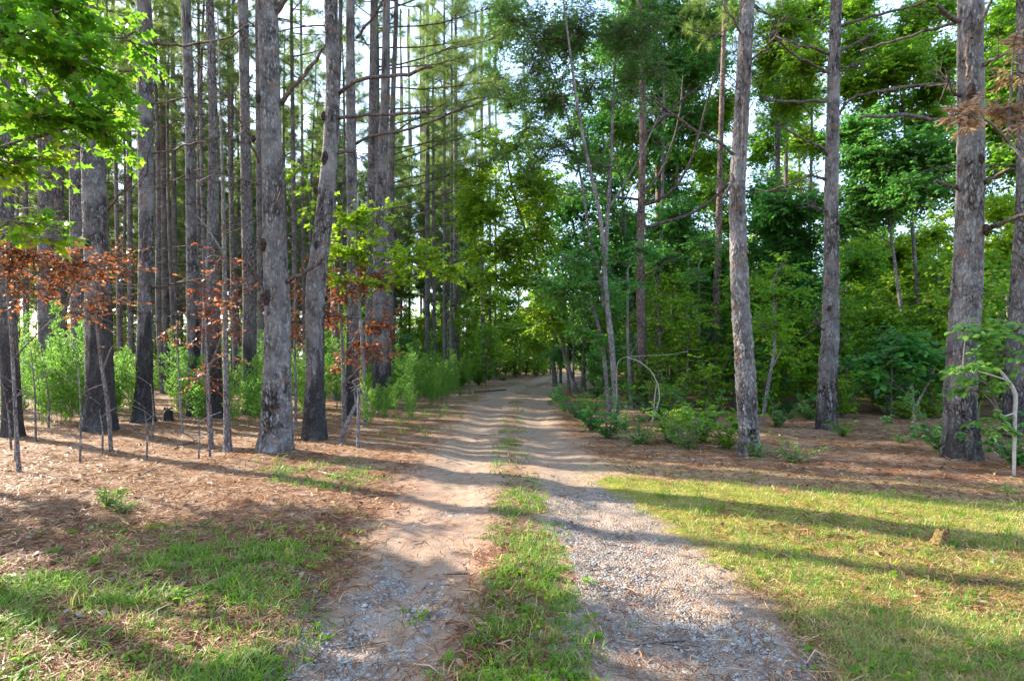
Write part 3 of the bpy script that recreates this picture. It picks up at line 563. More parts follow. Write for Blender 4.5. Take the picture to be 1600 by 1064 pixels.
def px_pine(label, bx, by, path, widths, H=21, char=0, near=False, limbs=(), dead=0, crown=True, mat='bark', group=None, flare=.35, scars=(), crown_z=None, dl=1.6, d=None, name='pine_tree', knots=()):
    """a pine whose trunk leans and bends as photographed; path/widths in photo pixels at the trunk's own distance"""
    NP[0] += 1; seed = NP[0]; d = d or D(by); b = W(bx, by, d); gzv = g1(b[0], b[1]); base = np.array([b[0], b[1], gzv])
    path = sorted(path, key=lambda q: -q[1]); P = [np.array([0, 0, -.12])]
    for (x, y) in path:
        q = W(x, y, d) - base; 
        if q[2] > .3: P.append(q)
    top = P[-1]; dirn = unit(P[-1] - P[max(0, len(P) - 3)]); dirn = unit(np.array([dirn[0] * .5, .02 * math.sin(seed), 1]))
    k = 5
    for i in range(1, k + 1): P.append(top + dirn * (H - top[2]) * i / k + np.array([.12 * math.sin(seed + i), .1 * math.cos(seed * 2 + i), 0]))
    P = np.array(P); wy = sorted(widths, key=lambda q: -q[0]); zz = [CH - (y - HY) / FPX * d - gzv for y, _ in wy]; rr = [w_ / 2 / FPX * d for _, w_ in wy]
    rad = np.interp(P[:, 2], zz, rr); zt = zz[-1]
    rad = np.where(P[:, 2] > zt, rr[-1] * (1 - .82 * (P[:, 2] - zt) / (H - zt + .01)), rad); rad = np.maximum(rad, .02)
    rad[0] = rr[0]
    t = empty(name, base, label, 'tree', group)
    trunk_mesh(P, rad, seed, char, near, flare, knots).build('trunk', M['bark_near' if near else mat], t, smooth=True)
    for lm in limbs:      # [(px,py,ddepth,width_px)...]
        pts = np.array([W(x, y, d + dd) - base for x, y, dd, w_ in lm]); wr = [w_ * .42 / FPX * d for *_, w_ in lm]
        sp = smoothpath(pts, 14); dd_ = np.r_[0, np.cumsum(np.linalg.norm(np.diff(pts, axis=0), axis=1))]; rs = np.interp(np.linspace(0, dd_[-1], 14), dd_, wr)
        sp[1:] += rng.normal(0, .012, (13, 3)); m = MB(); tube(m, sp, rs, 8, .22)
        if lm[-1][3] < 4:
            kk = rng.integers(5, 12); ti = rng.uniform(5, 13, kk); bb = np.stack([np.interp(ti, np.arange(14), sp[:, c]) for c in range(3)], 1); dv = unit(sp[-1] - sp[0])
            ee = bb + unit(dv + rng.normal(0, .6, (kk, 3))) * rng.uniform(.15, .7, (kk, 1)); sticks(m, bb, ee, .010, .004)
            b2 = (bb + ee) / 2; sticks(m, b2, b2 + unit(dv + rng.normal(0, .8, (kk, 3))) * rng.uniform(.1, .35, (kk, 1)), .006, .003)
        m.build('limb', M['limb'], t, smooth=True)
    for (x, y, s_) in scars:
        q = W(x, y, d) - base; q[1] -= np.interp(q[2], P[:, 2], rad) * .86; m = MB()
        n_ = 10; th = np.arange(n_) * 6.283 / n_; r0 = s_ / FPX * d
        rings = [np.stack([q[0] + np.cos(th) * r0 * f * .7 * rng.uniform(.8, 1.2, n_), np.full(n_, q[1] - o_), q[2] + np.sin(th) * r0 * f * 1.2 * rng.uniform(.8, 1.2, n_)], 1) for f, o_ in ((1.0, -.03), (.7, .012), (.4, .022), (.15, .024))]
        vv = np.concatenate(rings); i = np.arange(3)[:, None] * n_; j = np.arange(n_)[None]; j2 = (j + 1) % n_
        m.add(vv, [np.stack([i + j, i + n_ + j, i + n_ + j2, i + j2], -1).reshape(-1, 4), (3 * n_ + np.arange(n_))[None]]); m.build('branch_scar', M['scar'], t)
    if dead:
        dead_limbs(None, P, dead, 2.2, crown_z or 9, dl, .018, own=t)
    if crown:
        cz = crown_z or H - 7.6; cp = [np.interp(cz, P[:, 2], P[:, 0]), np.interp(cz, P[:, 2], P[:, 1]), cz]; link('crown', CROWNS[seed % 4], t, cp, seed * 1.7)
    return t, P
# ------------------------------------------------------------------ the pines one can tell apart
rng = np.random.default_rng(110); random.seed(110)
px_pine('big scaly grey pine in the left foreground whose trunk forks at the top edge', 430, 705, [(433,650),(433,600),(434,520),(433,460),(429,380),(427,300),(424,200),(421,100),(418,0)],
        [(705,58),(650,50),(600,45),(460,41),(300,37),(200,34),(0,34)], char=.3, near=True, flare=.42,
        limbs=[[(438,165,0,9),(455,140,-.1,7.5),(480,112,-.2,6.5),(497,92,-.25,6),(508,72,-.3,4.5)], [(448,440,-.05,9),(470,428,-.2,7.5),(492,415,-.3,6),(508,402,-.4,5)],
               [(425,25,0,14),(440,8,-.05,11),(462,-25,-.1,9),(490,-80,-.2,7),(520,-160,-.3,3)], [(404,255,0,5),(390,215,-.3,4),(372,180,-.5,3),(355,150,-.8,2)], [(414,470,-.1,6),(400,430,-.3,4),(388,400,-.5,3)]],
        scars=[(418,385,9),(425,468,12),(409,160,6),(402,222,5)], knots=[(2.2, -1.6, .12)], dead=6)
px_pine('curved pine with a blackened base, bending right behind the forked pine', 492, 685, [(491,640),(492,600),(492,540),(492,490),(494,440),(500,390),(506,350),(510,300),(515,250),(518,200),(520,120),(518,60),(517,0)],
        [(685,40),(640,34),(600,30),(450,32),(350,30),(200,26),(0,23)], char=1.9, near=True, flare=.3,
        limbs=[[(528,148,0,8),(545,132,-.2,7),(565,124,-.4,7),(600,121,-.7,6.5),(640,117,-1,6),(676,104,-1.3,4.5)], [(528,185,0,7),(560,181,-.2,6),(610,179,-.5,5.5),(650,177,-.8,5),(680,173,-1,4)],
               [(526,240,0,4),(540,238,-.1,4),(552,239,-.1,2)]], scars=[(508,185,6),(511,250,10),(498,385,6),(496,300,5)], dead=5)
px_pine('dark fire-scorched pine behind the maple leaves at left', 157, 675, [(157,620),(155,540),(153,460),(150,380),(145,260),(142,120),(140,0)], [(675,50),(640,45),(600,41),(460,39),(260,36),(0,28)], char=2.2, near=True, flare=.35,
        limbs=[[(168,330,0,5),(190,300,-.3,3),(215,290,-.5,2)]], scars=[(148,385,6)], dead=8)
px_pine('straight pine with a scorched foot left of the small black stump', 224, 662, [(226,600),(228,460),(229,380),(227,200),(226,100),(225,0)], [(662,36),(600,25),(460,23),(200,26),(0,22)], char=1.6, near=True, flare=.4,
        limbs=[[(238,68,0,6),(262,71,-.1,5),(300,70,-.3,4),(360,60,-.8,3),(385,40,-1,2)], [(238,163,0,4.5),(262,160,-.1,4),(292,152,-.2,3)], [(238,240,0,4.5),(265,236,-.2,4),(300,224,-.5,3),(330,220,-.6,2)], [(240,450,0,4),(280,442,-.3,3),(320,436,-.5,2)]], dead=8)
px_pine('leaning-footed pine cut by the left edge of the photo', 20, 682, [(18,620),(12,520),(10,460),(8,300),(5,0)], [(682,28),(600,26),(300,24),(0,20)], char=1.6, near=False, dead=14)
px_pine('left one of the close pair of pines at far left', 75, 640, [(74,560),(72,400),(70,200),(68,0)], [(640,24),(460,23),(0,17)], char=1.9, dead=14)
px_pine('right one of the close pair of pines at far left', 96, 634, [(94,520),(91,360),(90,200),(88,0)], [(634,20),(460,18),(0,14)], char=1.6, dead=14)
px_pine('grey pine seen just left of the scorched pine trunk', 124, 640, [(122,500),(120,300),(118,100),(116,0)], [(640,22),(400,21),(0,17)], char=1.8, dead=12)
px_pine('grey pine with orange leaves on its trunk, right of the black stump', 304, 652, [(304,600),(300,460),(297,200),(290,0)], [(652,24),(600,20),(460,17),(0,16)], char=1.8, near=True, dead=16, dl=1.3)
px_pine('pine wrapped by dead brown saplings, left of the mossy dark stem', 335, 654, [(333,560),(332,460),(334,200),(328,0)], [(654,26),(460,21),(200,14),(0,12)], char=1.6, dead=18)
px_pine('pale pine just left of the big forked pine', 391, 648, [(390,540),(390,460),(385,300),(383,200),(380,0)], [(648,24),(460,20),(200,15),(0,16)], char=1.4, dead=16)
px_pine('slim pine hidden by the left side of the forked pine', 407, 630, [(407,460),(404,200),(402,0)], [(630,11),(0,8)], dead=12)
px_pine('black-based pine between the curved pine and the green sapling', 551, 650, [(552,500),(550,300),(548,150),(547,0)], [(650,24),(600,22),(500,20),(300,18),(0,15)], char=2.2, near=True, dead=10,
        limbs=[[(556,225,0,6),(575,215,-.3,5),(620,207,-.8,5),(680,190,-1.5,4),(730,165,-2,2.5)], [(556,60,0,5),(580,30,-.3,4.5),(600,0,-.6,4),(620,-40,-.9,2)]])
px_pine('stout scorched pine behind the dead brown sapling leaves', 598, 640, [(596,560),(594,400),(596,280),(602,150),(604,0)], [(640,34),(500,30),(300,20),(0,12)], char=2.3, near=True, dead=10)
px_pine('straight pine touching the stout scorched pine on its left', 578, 634, [(578,500),(579,300),(582,150),(584,0)], [(634,18),(300,12),(0,11)], char=2, dead=14)
px_pine('pine right of the stout scorched pine, rising over the green sapling', 612, 625, [(608,500),(610,300),(614,150),(620,0)], [(625,18),(450,16),(200,9),(0,7)], char=1.8, dead=12)
px_pine('dark red-barked pine with long upswept limbs right of the track', 1003, 635, [(1003,600),(1001,460),(1000,380),(1003,300),(1005,200),(1003,100),(999,0)], [(635,20),(600,17),(460,15),(300,12),(200,12),(0,9)], mat='bark_red', dead=6, crown_z=13, char=.8,
        limbs=[[(1008,320,0,6),(1035,313,-.3,5.5),(1060,290,-.6,5),(1085,240,-.9,4.5),(1105,160,-1.2,4),(1125,90,-1.4,2.5)], [(1008,300,0,5),(1030,275,.4,4.5),(1045,240,.7,4),(1060,190,1,3),(1068,120,1.2,2)],
               [(1008,356,0,7),(1050,345,-.4,6),(1100,325,-.8,5.5),(1130,295,-1.1,5),(1142,270,-1.3,3)], [(997,312,0,5),(960,306,-.4,4),(920,295,-.6,3),(888,305,-.9,2.5)],
               [(1008,212,0,6),(1040,180,-.3,5),(1068,155,-.5,4),(1100,130,-.9,2.5)], [(1008,432,0,4),(1035,415,-.4,3),(1050,408,-.5,2)], [(997,415,0,3),(960,408,-.4,2.5),(930,420,-.6,1.6)]])
px_pine('reddish pine in the shade behind the red-barked pine', 1033, 609, [(1032,560),(1031,460),(1029,300),(1026,150),(1022,0)], [(609,18),(540,16),(400,11),(0,7)], mat='bark_red', dead=12, crown_z=12, char=.5)
px_pine('slender dark pine farther back between the two red-barked pines', 1057, 600, [(1056,480),(1054,300),(1052,100),(1050,0)], [(600,9),(300,7),(0,5)], mat='bark_red', dead=8, crown_z=13)
px_pine('dark pine in the shade left of the big scaly grey trunk', 1118, 631, [(1117,560),(1119,480),(1122,400),(1125,260),(1128,150),(1133,0)], [(631,15),(560,13),(480,12),(260,9),(0,7)], mat='bark_red', dead=12, crown_z=12, char=.7)
px_pine('sunlit scaly pine leaning left then right at the edge of the clearing', 1171, 708, [(1170,680),(1167,620),(1163,560),(1157,480),(1154,400),(1152,300),(1155,240),(1158,190),(1163,100),(1168,0)],
        [(708,36),(690,34),(600,31),(460,30),(300,27),(0,25)], near=True, flare=.12, char=0, crown_z=11,
        limbs=[[(1146,242,0,6),(1120,222,-.3,5),(1080,200,-.5,4.5),(1040,172,-.8,4),(1012,152,-1,3)], [(1147,262,.1,4),(1143,290,-.2,6),(1130,310,-.4,5)], [(1160,250,-.18,4),(1162,190,-.2,5),(1165,120,-.22,5),(1164,60,-.2,4),(1150,35,-.3,4),(1135,20,-.5,3)],
               [(1170,100,0,5),(1185,85,-.2,4),(1205,66,-.5,3),(1230,20,-.9,2)], [(1164,300,0,3),(1190,302,-.3,2.5),(1240,285,-.7,2)]], scars=[(1156,244,6),(1152,335,4)], dead=3)
px_pine('purplish pine with a swollen knot at eye level, middle of the right side', 1292, 671, [(1292,640),(1294,580),(1297,530),(1299,460),(1299,380),(1299,300),(1301,200),(1303,100),(1307,0)],
        [(671,35),(650,31),(580,29),(460,25),(300,23),(200,21),(0,18)], near=True, flare=.12, char=.6, crown_z=11.5, knots=[(1.55, -.4, .35), (1.5, -2.4, .12)],
        limbs=[[(1296,85,0,6),(1270,76,-.2,5),(1235,68,-.5,4),(1208,50,-.8,3)], [(1296,115,0,5),(1262,98,-.3,4),(1232,82,-.5,3),(1205,50,-.9,2)], [(1290,158,0,5),(1245,160,-.3,4.5),(1195,157,-.7,3)],
               [(1295,245,0,6),(1280,228,-.2,5),(1255,218,-.4,4),(1222,198,-.6,3)], [(1290,280,0,5),(1278,277,-.2,4.5),(1264,275,-.2,3.5)], [(1290,330,0,5),(1280,326,-.2,4),(1268,322,-.3,3)], [(1286,516,0,4),(1278,508,-.2,4),(1270,504,-.3,3)],
               [(1308,45,0,6),(1345,30,-.3,5),(1400,18,-.7,4),(1455,0,-1.2,3)], [(1308,80,0,5),(1340,68,.1,4),(1368,48,.2,3)], [(1310,180,0,5),(1325,155,-.2,4.5),(1345,148,-.2,4.5),(1400,138,-.4,4),(1490,128,-.6,4)], [(1308,112,0,4),(1330,105,.1,3.5),(1340,100,.1,2)]], scars=[(1303,350,5),(1290,482,4)])
px_pine('thickest pine, grey and scarred, at the right edge of the clearing', 1503, 713, [(1503,690),(1501,640),(1500,600),(1506,520),(1510,460),(1513,400),(1516,300),(1517,200),(1516,100),(1516,0)],
        [(713,58),(690,50),(600,46),(460,44),(400,42),(200,41),(0,39)], near=True, flare=.2, char=.5, crown_z=10.5,
        limbs=[[(1496,34,0,9),(1475,18,-.2,7),(1464,8,-.3,5)], [(1494,36,.1,7),(1470,42,.2,6),(1430,55,.4,5.5),(1395,66,.6,5),(1345,80,.9,4)], [(1492,132,0,5),(1460,133,.2,5),(1420,135,.3,5),(1370,145,.5,4)],
               [(1500,192,0,6),(1475,190,-.2,7),(1440,183,-.4,7),(1390,181,-.8,6),(1342,183,-1.2,4)], [(1500,150,0,7),(1488,145,-.2,6),(1480,120,-.3,3)], [(1505,298,0,7),(1485,290,-.2,6.5),(1462,282,-.4,5)],
               [(1535,358,0,11),(1560,350,-.2,9),(1600,335,-.5,7),(1660,325,-1,5)], [(1530,292,0,7),(1545,282,-.2,6.5),(1580,262,-.5,5)], [(1530,110,0,7),(1545,95,-.3,6),(1575,82,-.5,5),(1620,70,-1,3)], [(1518,60,-.22,7),(1530,40,-.3,6),(1545,10,-.4,5),(1556,-20,-.5,4)],
               [(1511,120,-.23,5),(1512,80,-.24,6),(1514,30,-.24,4)]], scars=[(1520,255,7),(1528,362,9),(1506,150,10),(1512,178,8)])
px_pine('grey trunk at the right edge behind the pale crooked stem', 1588, 682, [(1586,640),(1588,580),(1592,500),(1597,420),(1602,300),(1600,100),(1598,0)], [(682,34),(600,30),(460,28),(300,24),(0,18)], char=.8, dead=10, crown_z=11)
# ------------------------------------------------------------------ slim pines along the far left side of the track
rng = np.random.default_rng(111); random.seed(111)
for lab, bx, by, tx, w0, w1 in [
    ('slim pine nearest the track, tallest of the trio by the log', 712, 609, 712, 9.5, 4), ('thin left partner in the trio by the track bend', 705, 612, 706, 5.5, 3), ('slim dark pine just left of the trio by the track bend', 695, 611, 694, 7, 3),
    ('slim pine left of the fallen pale log', 679, 604, 676, 6, 3), ('right one of two touching slim pines behind the green weeds', 664, 576, 662, 6.5, 3), ('left one of two touching slim pines behind the green weeds', 658, 575, 657, 5, 3),
    ('dark slim pine beside the grassy bend of the track', 754, 597, 752, 7, 4), ('dim slim pine behind the leaning dead trunk', 744, 590, 742, 5, 3), ('far slim pine just before the bright gap at the bend', 766, 588, 765, 4.5, 3),
    ('thin far pine near the right of the left stand, by the bright gap', 774, 585, 775, 4, 2.5), ('thin far pine behind the green sapling', 640, 586, 639, 4.5, 3), ('thinnest far pine right of the brown sapling', 627, 586, 626, 4, 2.5),
    ('slim pine between the scorched pine and the straight pine at left', 188, 612, 176, 7, 5), ('slim purplish pine left of the straight scorched-foot pine', 205, 608, 200, 9, 7), ('slim pine in front of the bright green weeds, right of the straight pine', 260, 606, 252, 11, 7),
    ('dark thin pine right of the straight scorched-foot pine', 275, 606, 269, 9, 6), ('thinnest pine right of the straight scorched-foot pine', 249, 604, 243, 5, 4), ('slim grey pine near the left edge behind the pair', 42, 620, 36, 9, 7),
    ('thin pine near the left edge behind the pair', 29, 614, 24, 6, 5), ('slim pine behind the dead brown saplings', 366, 612, 356, 9, 6), ('slim pine visible between forked and curved pines', 463, 620, 455, 9, 5), ('thin pine filling the gap right of the forked pine', 476, 606, 470, 6, 4)]:
    px_pine(lab, bx, by, [(bx + (tx - bx) * .3, 420), (bx + (tx - bx) * .7, 200), (tx, 0)], [(by, w0), (300, w0 * .8), (0, w1)], dead=int(rng.integers(10, 22)), mat='bark', char=random.choice([0, .8, 1.4]), H=20, dl=1.2)
# ------------------------------------------------------------------ far pines of the plantation: shared meshes
rng = np.random.default_rng(112); random.seed(112)
def bg_pine(v, low=False):
    P = np.array([[.10 * math.sin(v + z * .35) * min(1, z / 3), .10 * math.cos(v * 2 + z * .3) * min(1, z / 3), z] for z in np.linspace(-.1, 20, 16)])
    t = empty('pine_tree', (0, 0, 0)); m = trunk_mesh(P, np.linspace(.115, .03, 16), 50 + v, [0, 1.2, 1.8, 0, .8][v]); dead_limbs(m, P, 56, 2, 12, 1.7, .014); m.build('trunk', M['bark'], t, smooth=True); link('crown', LOWCROWNS[v % 2] if low else CROWNS[v % 4], t, (P[5][0], P[5][1], 6.2) if low else (P[9][0], P[9][1], 12.2), v * 1.3, 1); return t
def copy_tree(o):
    r = o.copy(); C.objects.link(r)
    for ch in o.children:
        c = ch.copy(); C.objects.link(c); c.parent = r
        for g in ch.children: k = g.copy(); C.objects.link(k); k.parent = c
    return r
used = set()
MARKS = [(20, 'the leaning-footed pine'), (75, 'the close pair of pines'), (157, 'the big scorched pine'), (224, 'the straight scorched-foot pine'), (304, 'the pine right of the black stump'), (391, 'the pale pine'), (430, 'the big forked pine'), (495, 'the curved pine'), (551, 'the black-based pine'), (605, 'the stout scorched pine'), (664, 'the touching slim pines'), (712, 'the slim trio'), (766, 'the bright gap'), (830, 'the track bend'), (904, 'the track-bend stems'), (964, 'the pale-barked oak'), (1003, 'the red-barked pine'), (1118, 'the dark pine'), (1165, 'the leaning scaly pine'), (1292, 'the knotted pine'), (1505, 'the thickest pine'), (1590, 'the right edge trunk')]
def where(x, y):
    px = CX + FPX * x / y
    if px < MARKS[0][0]: return 'at the far left beyond ' + MARKS[0][1]
    for (a, n1), (b, n2) in zip(MARKS, MARKS[1:]):
        if a <= px < b: t = (px - a) / (b - a); return 'just right of ' + n1 if t < .33 else 'just left of ' + n2 if t > .67 else 'between ' + n1.replace('the ', '', 1) + ' and ' + n2.replace('the ', '', 1)
    return 'at the far right beyond ' + MARKS[-1][1]
def place(proto, x, y, rz, sc, label, cat, group, dz=0):
    o = proto if proto.name not in used else copy_tree(proto); used.add(proto.name)
    o.location = (x, y, g1(x, y) - .02 + dz); o.rotation_euler = ((vn(x * 3, y * 3, 91) - .5) * .07, (vn(x * 3, y * 3, 92) - .5) * .07, rz); o.scale = (sc, sc, sc * (.9 + .2 * float(vn(x * 5, y, 93)))); return tag(o, label, cat, group)
PB = [bg_pine(v) for v in range(5)]; PL = [bg_pine(v, True) for v in range(3)]
taken = [(o.location.x, o.location.y) for o in bpy.data.objects if o.name.startswith('pine_tree') and o.parent is None]
cnt = 0; tries = 0
while cnt < 96 and tries < 6000:
    tries += 1; y = rng.uniform(19, 62); px = rng.uniform(-260, 775); x = (px - CX) / FPX * y
    if y < 27 and 620 < px: continue
    if x > np.interp(y, TY, TL) - 3.2: continue
    if px > 560 and rng.random() < .6: continue
    if px < 60 and (y > 24 or px < -40) and rng.random() < (.97 if px < 0 else .6): continue
    if any((x - a) ** 2 + (y - b) ** 2 < 2.6 for a, b in taken): continue
    taken.append((x, y)); cnt += 1
    place(PL[cnt % 3] if (y > 33 and px > 30) else PB[cnt % 5], x, y, rng.uniform(0, 6.28), rng.uniform(.8, 1.12), ('thin distant pine ' if y > 48 else 'thin far pine ' if y > 36 else 'thin pine ' if y > 27 else 'thin nearer pine ') + where(x, y), 'tree', 'far pines of the left stand')
# ------------------------------------------------------------------ hardwoods
rng = np.random.default_rng(113); random.seed(113)
NH = [0]
def hardwood(label, bx, by, stems, blobs, leaf='leaf', L0=.12, shape='diamond', k=12, tl=.55, d=None, bark='bark_hw', group=None, name='hardwood_tree', cat='tree', flat=.45, conn=True, zfl=.4, sub=None, dm=1.0):
    """stems: [[(px,py,ddepth,width_px)...]]; blobs: (px,py,ddepth,rx_px,ry_px,rz_m,n)"""
    NH[0] += 1; d = d or D(by); b = W(bx, by, d); base = np.array([b[0], b[1], g1(b[0], b[1])]); t = empty(name, base, label, cat, group)
    allp = []
    for si, st in enumerate(stems):
        pts = np.array([W(x, y, d + dd) - base for x, y, dd, w_ in st]); 
        if si == 0: pts[0][2] = -.08
        n = 16; dist = np.r_[0, np.cumsum(np.linalg.norm(np.diff(pts, axis=0), axis=1))]; rs = np.interp(np.linspace(0, dist[-1], n), dist, [w_ / 2 / FPX * d for *_, w_ in st])
        sp = smoothpath(pts, n); 
        if si == 0: rs[0] *= 1.35
        m = MB(); tube(m, sp, rs, 9, .12, char=0); m.build('trunk' if si == 0 else 'limb', M[bark], t, smooth=True); allp.append(sp)
    if blobs:
        AP = np.concatenate(allp); lm = MB(); wd = MB()
        for (x, y, dd, rx, ry, rz, n) in blobs:
            n = int(n * dm)
            c = W(x, y, d + dd) - base; r = np.array([rx / FPX * d, rz, ry / FPX * d])
            if conn:
                low = AP[AP[:, 2] < c[2] + .1]; low = low if len(low) else AP
                q = low[np.argmin(np.linalg.norm(low - c, axis=1) + .6 * np.abs(low[:, 2] - c[2] + .8))]; Ln = np.linalg.norm(c - q)
                p = smoothpath([q, q + (c - q) * .5 + np.array([0, 0, .10 * Ln]), c], 7); tube(wd, p, np.linspace(.012 + .009 * Ln, .008, 7), 5, .1)
            blob(lm, wd, c, r, n, L0, shape, k, tl, flat=flat, zfl=zfl, sub=sub)
        o = bpy.data.objects.new('crown', merged(lm, wd, 'crown', M[leaf], M['twig'])); C.objects.link(o); o.parent = t
    return t
# maple standing out of frame to the left, its boughs reaching in over the top-left corner
hardwood('broad-leaved maple reaching its boughs in over the top left corner', -330, 800, [[(-330,800,0,46),(-320,600,0,38),(-300,300,.2,32),(-290,50,.3,26),(-300,-300,.4,14)], [(-310,420,.1,16),(-150,300,.4,11),(0,230,.8,8),(110,200,1,4)], [(-295,200,.2,16),(-120,90,.6,11),(40,50,1,7),(190,60,1.2,3)], [(-300,100,.2,16),(-200,-100,.6,10),(-60,-200,1,5)]],
  [(20,60,.6,110,65,.6,90),(120,100,.9,90,60,.5,80),(60,180,.9,110,50,.6,90),(160,190,1.1,60,45,.4,34),(10,255,.8,60,30,.5,26),(200,60,1.2,36,30,.3,10),(80,10,1,120,40,.6,70),(-90,120,.6,110,90,.8,80),(-100,260,.5,90,70,.7,60),(-120,-60,.7,150,90,.9,90),(40,350,.6,36,14,.3,7),(190,150,1.2,34,30,.3,8),
   (-250,-250,1,200,120,1.2,120),(-420,-50,.5,160,130,1.2,110)], leaf='leaf', L0=.10, shape='star', k=10, tl=.4, d=5.6, name='maple_tree', flat=.75, zfl=.6, dm=1.25)
hardwood('pale yellow-green leafy sapling at the left edge over the rusty leaves', -60, 720, [[(-60,720,0,10),(-50,500,0,8),(-20,300,0,5),(10,240,0,3)], [(-50,450,0,5),(20,380,0,3),(95,372,0,2)]],
  [(15,265,0,46,32,.3,26),(55,250,0,30,26,.3,12),(15,345,0,60,18,.3,16),(70,375,0,42,14,.2,10)], leaf='lime', L0=.085, shape='star', k=9, tl=.3, d=6.6, name='sapling', cat='sapling', flat=.6)
hardwood('unseen open-crowned hardwood outside the left edge, added to dapple the foreground with shade', -150, 745, [[(-150,745,0,16),(-150,600,0,14),(-145,450,0,11),(-140,300,0,8),(-140,100,0,4)]],  # out-of-view tree, added so its open crown dapples the near track with shade
  [(-110,330,-.2,70,50,.7,50),(-180,290,.2,80,50,.8,60),(-110,240,.3,60,40,.7,40),(-230,380,.2,70,50,.8,50),(-150,180,0,80,50,.8,46),(-260,250,.5,70,60,.8,44),(-140,420,-.4,60,30,.6,26)], leaf='leaf', L0=.13, shape='diamond', k=11, tl=.5, d=7.6, flat=.7)
def brown(label, bx, by, stems, blobs, d=None, L0=.058, k=9, tl=.35, leaf='brown', **kw):
    return hardwood(label, bx, by, stems, blobs, leaf=leaf, L0=L0, shape='oval', k=k, tl=tl, d=d, name='dead_sapling' if leaf == 'brown' else 'sapling', cat='dead sapling' if leaf == 'brown' else 'sapling', flat=1.0, zfl=.7, **kw)
brown('dead sapling with a spray of rusty leaves crossing the scorched pine at left', 30, 708, [[(30,708,0,6),(24,640,0,5),(18,520,0,4.5),(10,440,0,4),(20,400,0,3)], [(14,460,0,3),(80,410,0,3),(190,420,0,2)], [(20,560,0,2.5),(80,500,-.2,2),(150,470,-.3,1.5)]],
  [(50,400,0,64,32,.35,70),(140,412,0,60,34,.3,70),(60,450,0,50,40,.3,40),(140,500,0,40,40,.3,20),(120,440,0,50,24,.3,20),(190,425,0,32,26,.25,16),(20,420,0,50,30,.3,24),(170,470,0,30,26,.3,8)], d=7.6)
brown('leafless brown sapling with arching twigs in front of the scorched pine', 174, 702, [[(174,702,0,6),(170,640,0,6),(160,580,0,5),(152,520,0,4),(148,470,0,3)], [(160,580,0,3),(175,540,-.2,2),(190,535,-.3,1)]], [(160,500,0,34,50,.25,5)], d=9.3, k=2)
SL = ['bare stick sapling in front of the leaning-footed pine at the far left', 'bare stick sapling just left of the close pair of pines', 'bare stick sapling just left of the foot of the scorched pine', 'short bare stick below the close pair of pines', 'short bare stick in front of the straight scorched-foot pine', 'shortest bare stick by the right foot of the straight pine', 'bare stick standing in front of the scorched pine trunk', 'short bare stick left of the brown-cloaked dead sapling', 'tall bare stick between the brown-cloaked sapling and the straight pine', 'leaning bare stick at the very left edge of the photo']
for i, (bx, by, tx, ty) in enumerate([(24,720,20,560),(56,690,48,540),(125,720,122,560),(76,672,72,590),(229,716,226,640),(238,686,236,600),(160,705,155,640),(310,716,308,650),(328,712,318,470),(18,700,4,600)]):
    m = hardwood(SL[i], bx, by, [[(bx,by,0,3.6),((bx+tx)/2+3,(by+ty)/2,0,2.4),(tx,ty,0,1)]] + [[((bx+tx)/2,(by+ty)/2+q,0,1.6),((bx+tx)/2+s*16,(by+ty)/2+q-12,-.1,1.2),((bx+tx)/2+s*38,(by+ty)/2+q-20,-.2,.8)] for q, s in ((-20,1),(8,-1),(-40,-1))], [], name='bare_sapling', cat='sapling', group='bare stick saplings in the straw at left')
brown('mossy dark thin tree with clinging rusty leaves left of the forked pine', 356, 704, [[(356,704,0,11),(354,640,0,9),(352,540,0,8),(352,460,0,7),(350,360,0,6),(347,250,0,4),(344,150,0,3),(340,20,0,2)], [(352,470,0,3),(380,440,0,2),(402,410,0,1.5)], [(352,400,0,3),(320,350,0,2),(290,320,0,1)], [(350,330,0,3),(390,290,0,2),(430,270,0,1)]],
  [(365,480,0,26,60,.3,22),(350,400,0,40,40,.4,12),(395,480,.2,22,60,.3,14)], d=9.25)
brown('dead sapling cloaked in curled brown leaves, in front of the twin-trunk pine', 330, 690, [[(330,690,0,8),(326,620,0,7),(322,560,0,6),(328,470,0,5),(322,400,0,3)], [(326,580,0,4),(345,530,0,3),(352,480,0,2)]], [(332,470,0,26,50,.3,30),(322,590,0,22,36,.3,20),(325,500,0,24,70,.3,26),(340,560,0,22,40,.3,12),(300,450,0,30,50,.3,14)], d=9.8)
brown('small dead sapling with a few orange leaves against the slim pines', 286, 690, [[(286,690,1.5,4),(280,600,1.5,3),(276,500,1.5,2)]], [(276,535,1.5,16,26,.3,8),(262,520,1.5,14,20,.3,5)], d=10)
brown('red-stemmed dead sapling with dense brown leaves right of the curved pine', 538, 664, [[(538,664,0,8),(537,600,0,7),(535,540,0,5),(530,470,0,4),(522,400,0,2)], [(536,560,0,3),(570,500,0,2.5),(600,450,0,1.5)], [(532,500,0,3),(500,440,0,2),(480,420,0,1)]],
  [(530,570,0,20,40,.3,20),(590,560,0,26,34,.3,24),(520,490,0,30,60,.4,46),(550,450,0,36,50,.4,48),(590,440,0,34,46,.4,46),(600,500,0,28,50,.4,40),(560,530,0,34,40,.4,30),(505,430,0,26,44,.3,24),(575,570,0,24,28,.3,12)], L0=.085)
brown('dead sapling with rusty leaves seen between the forked and curved pines', 462, 668, [[(462,668,0,5),(462,600,0,4),(460,520,0,3),(462,430,0,2)]], [(462,500,0,16,60,.4,26),(468,440,0,16,40,.4,14)], d=12.5, L0=.09)
brown('bent broken brown sapling arching by the curved pine', 528, 690, [[(528,690,0,7),(540,668,0,6.5),(552,640,0,6),(560,625,0,4)], [(556,632,0,3),(553,610,0,2.5),(561,602,0,1.6)]], [], d=10.3)
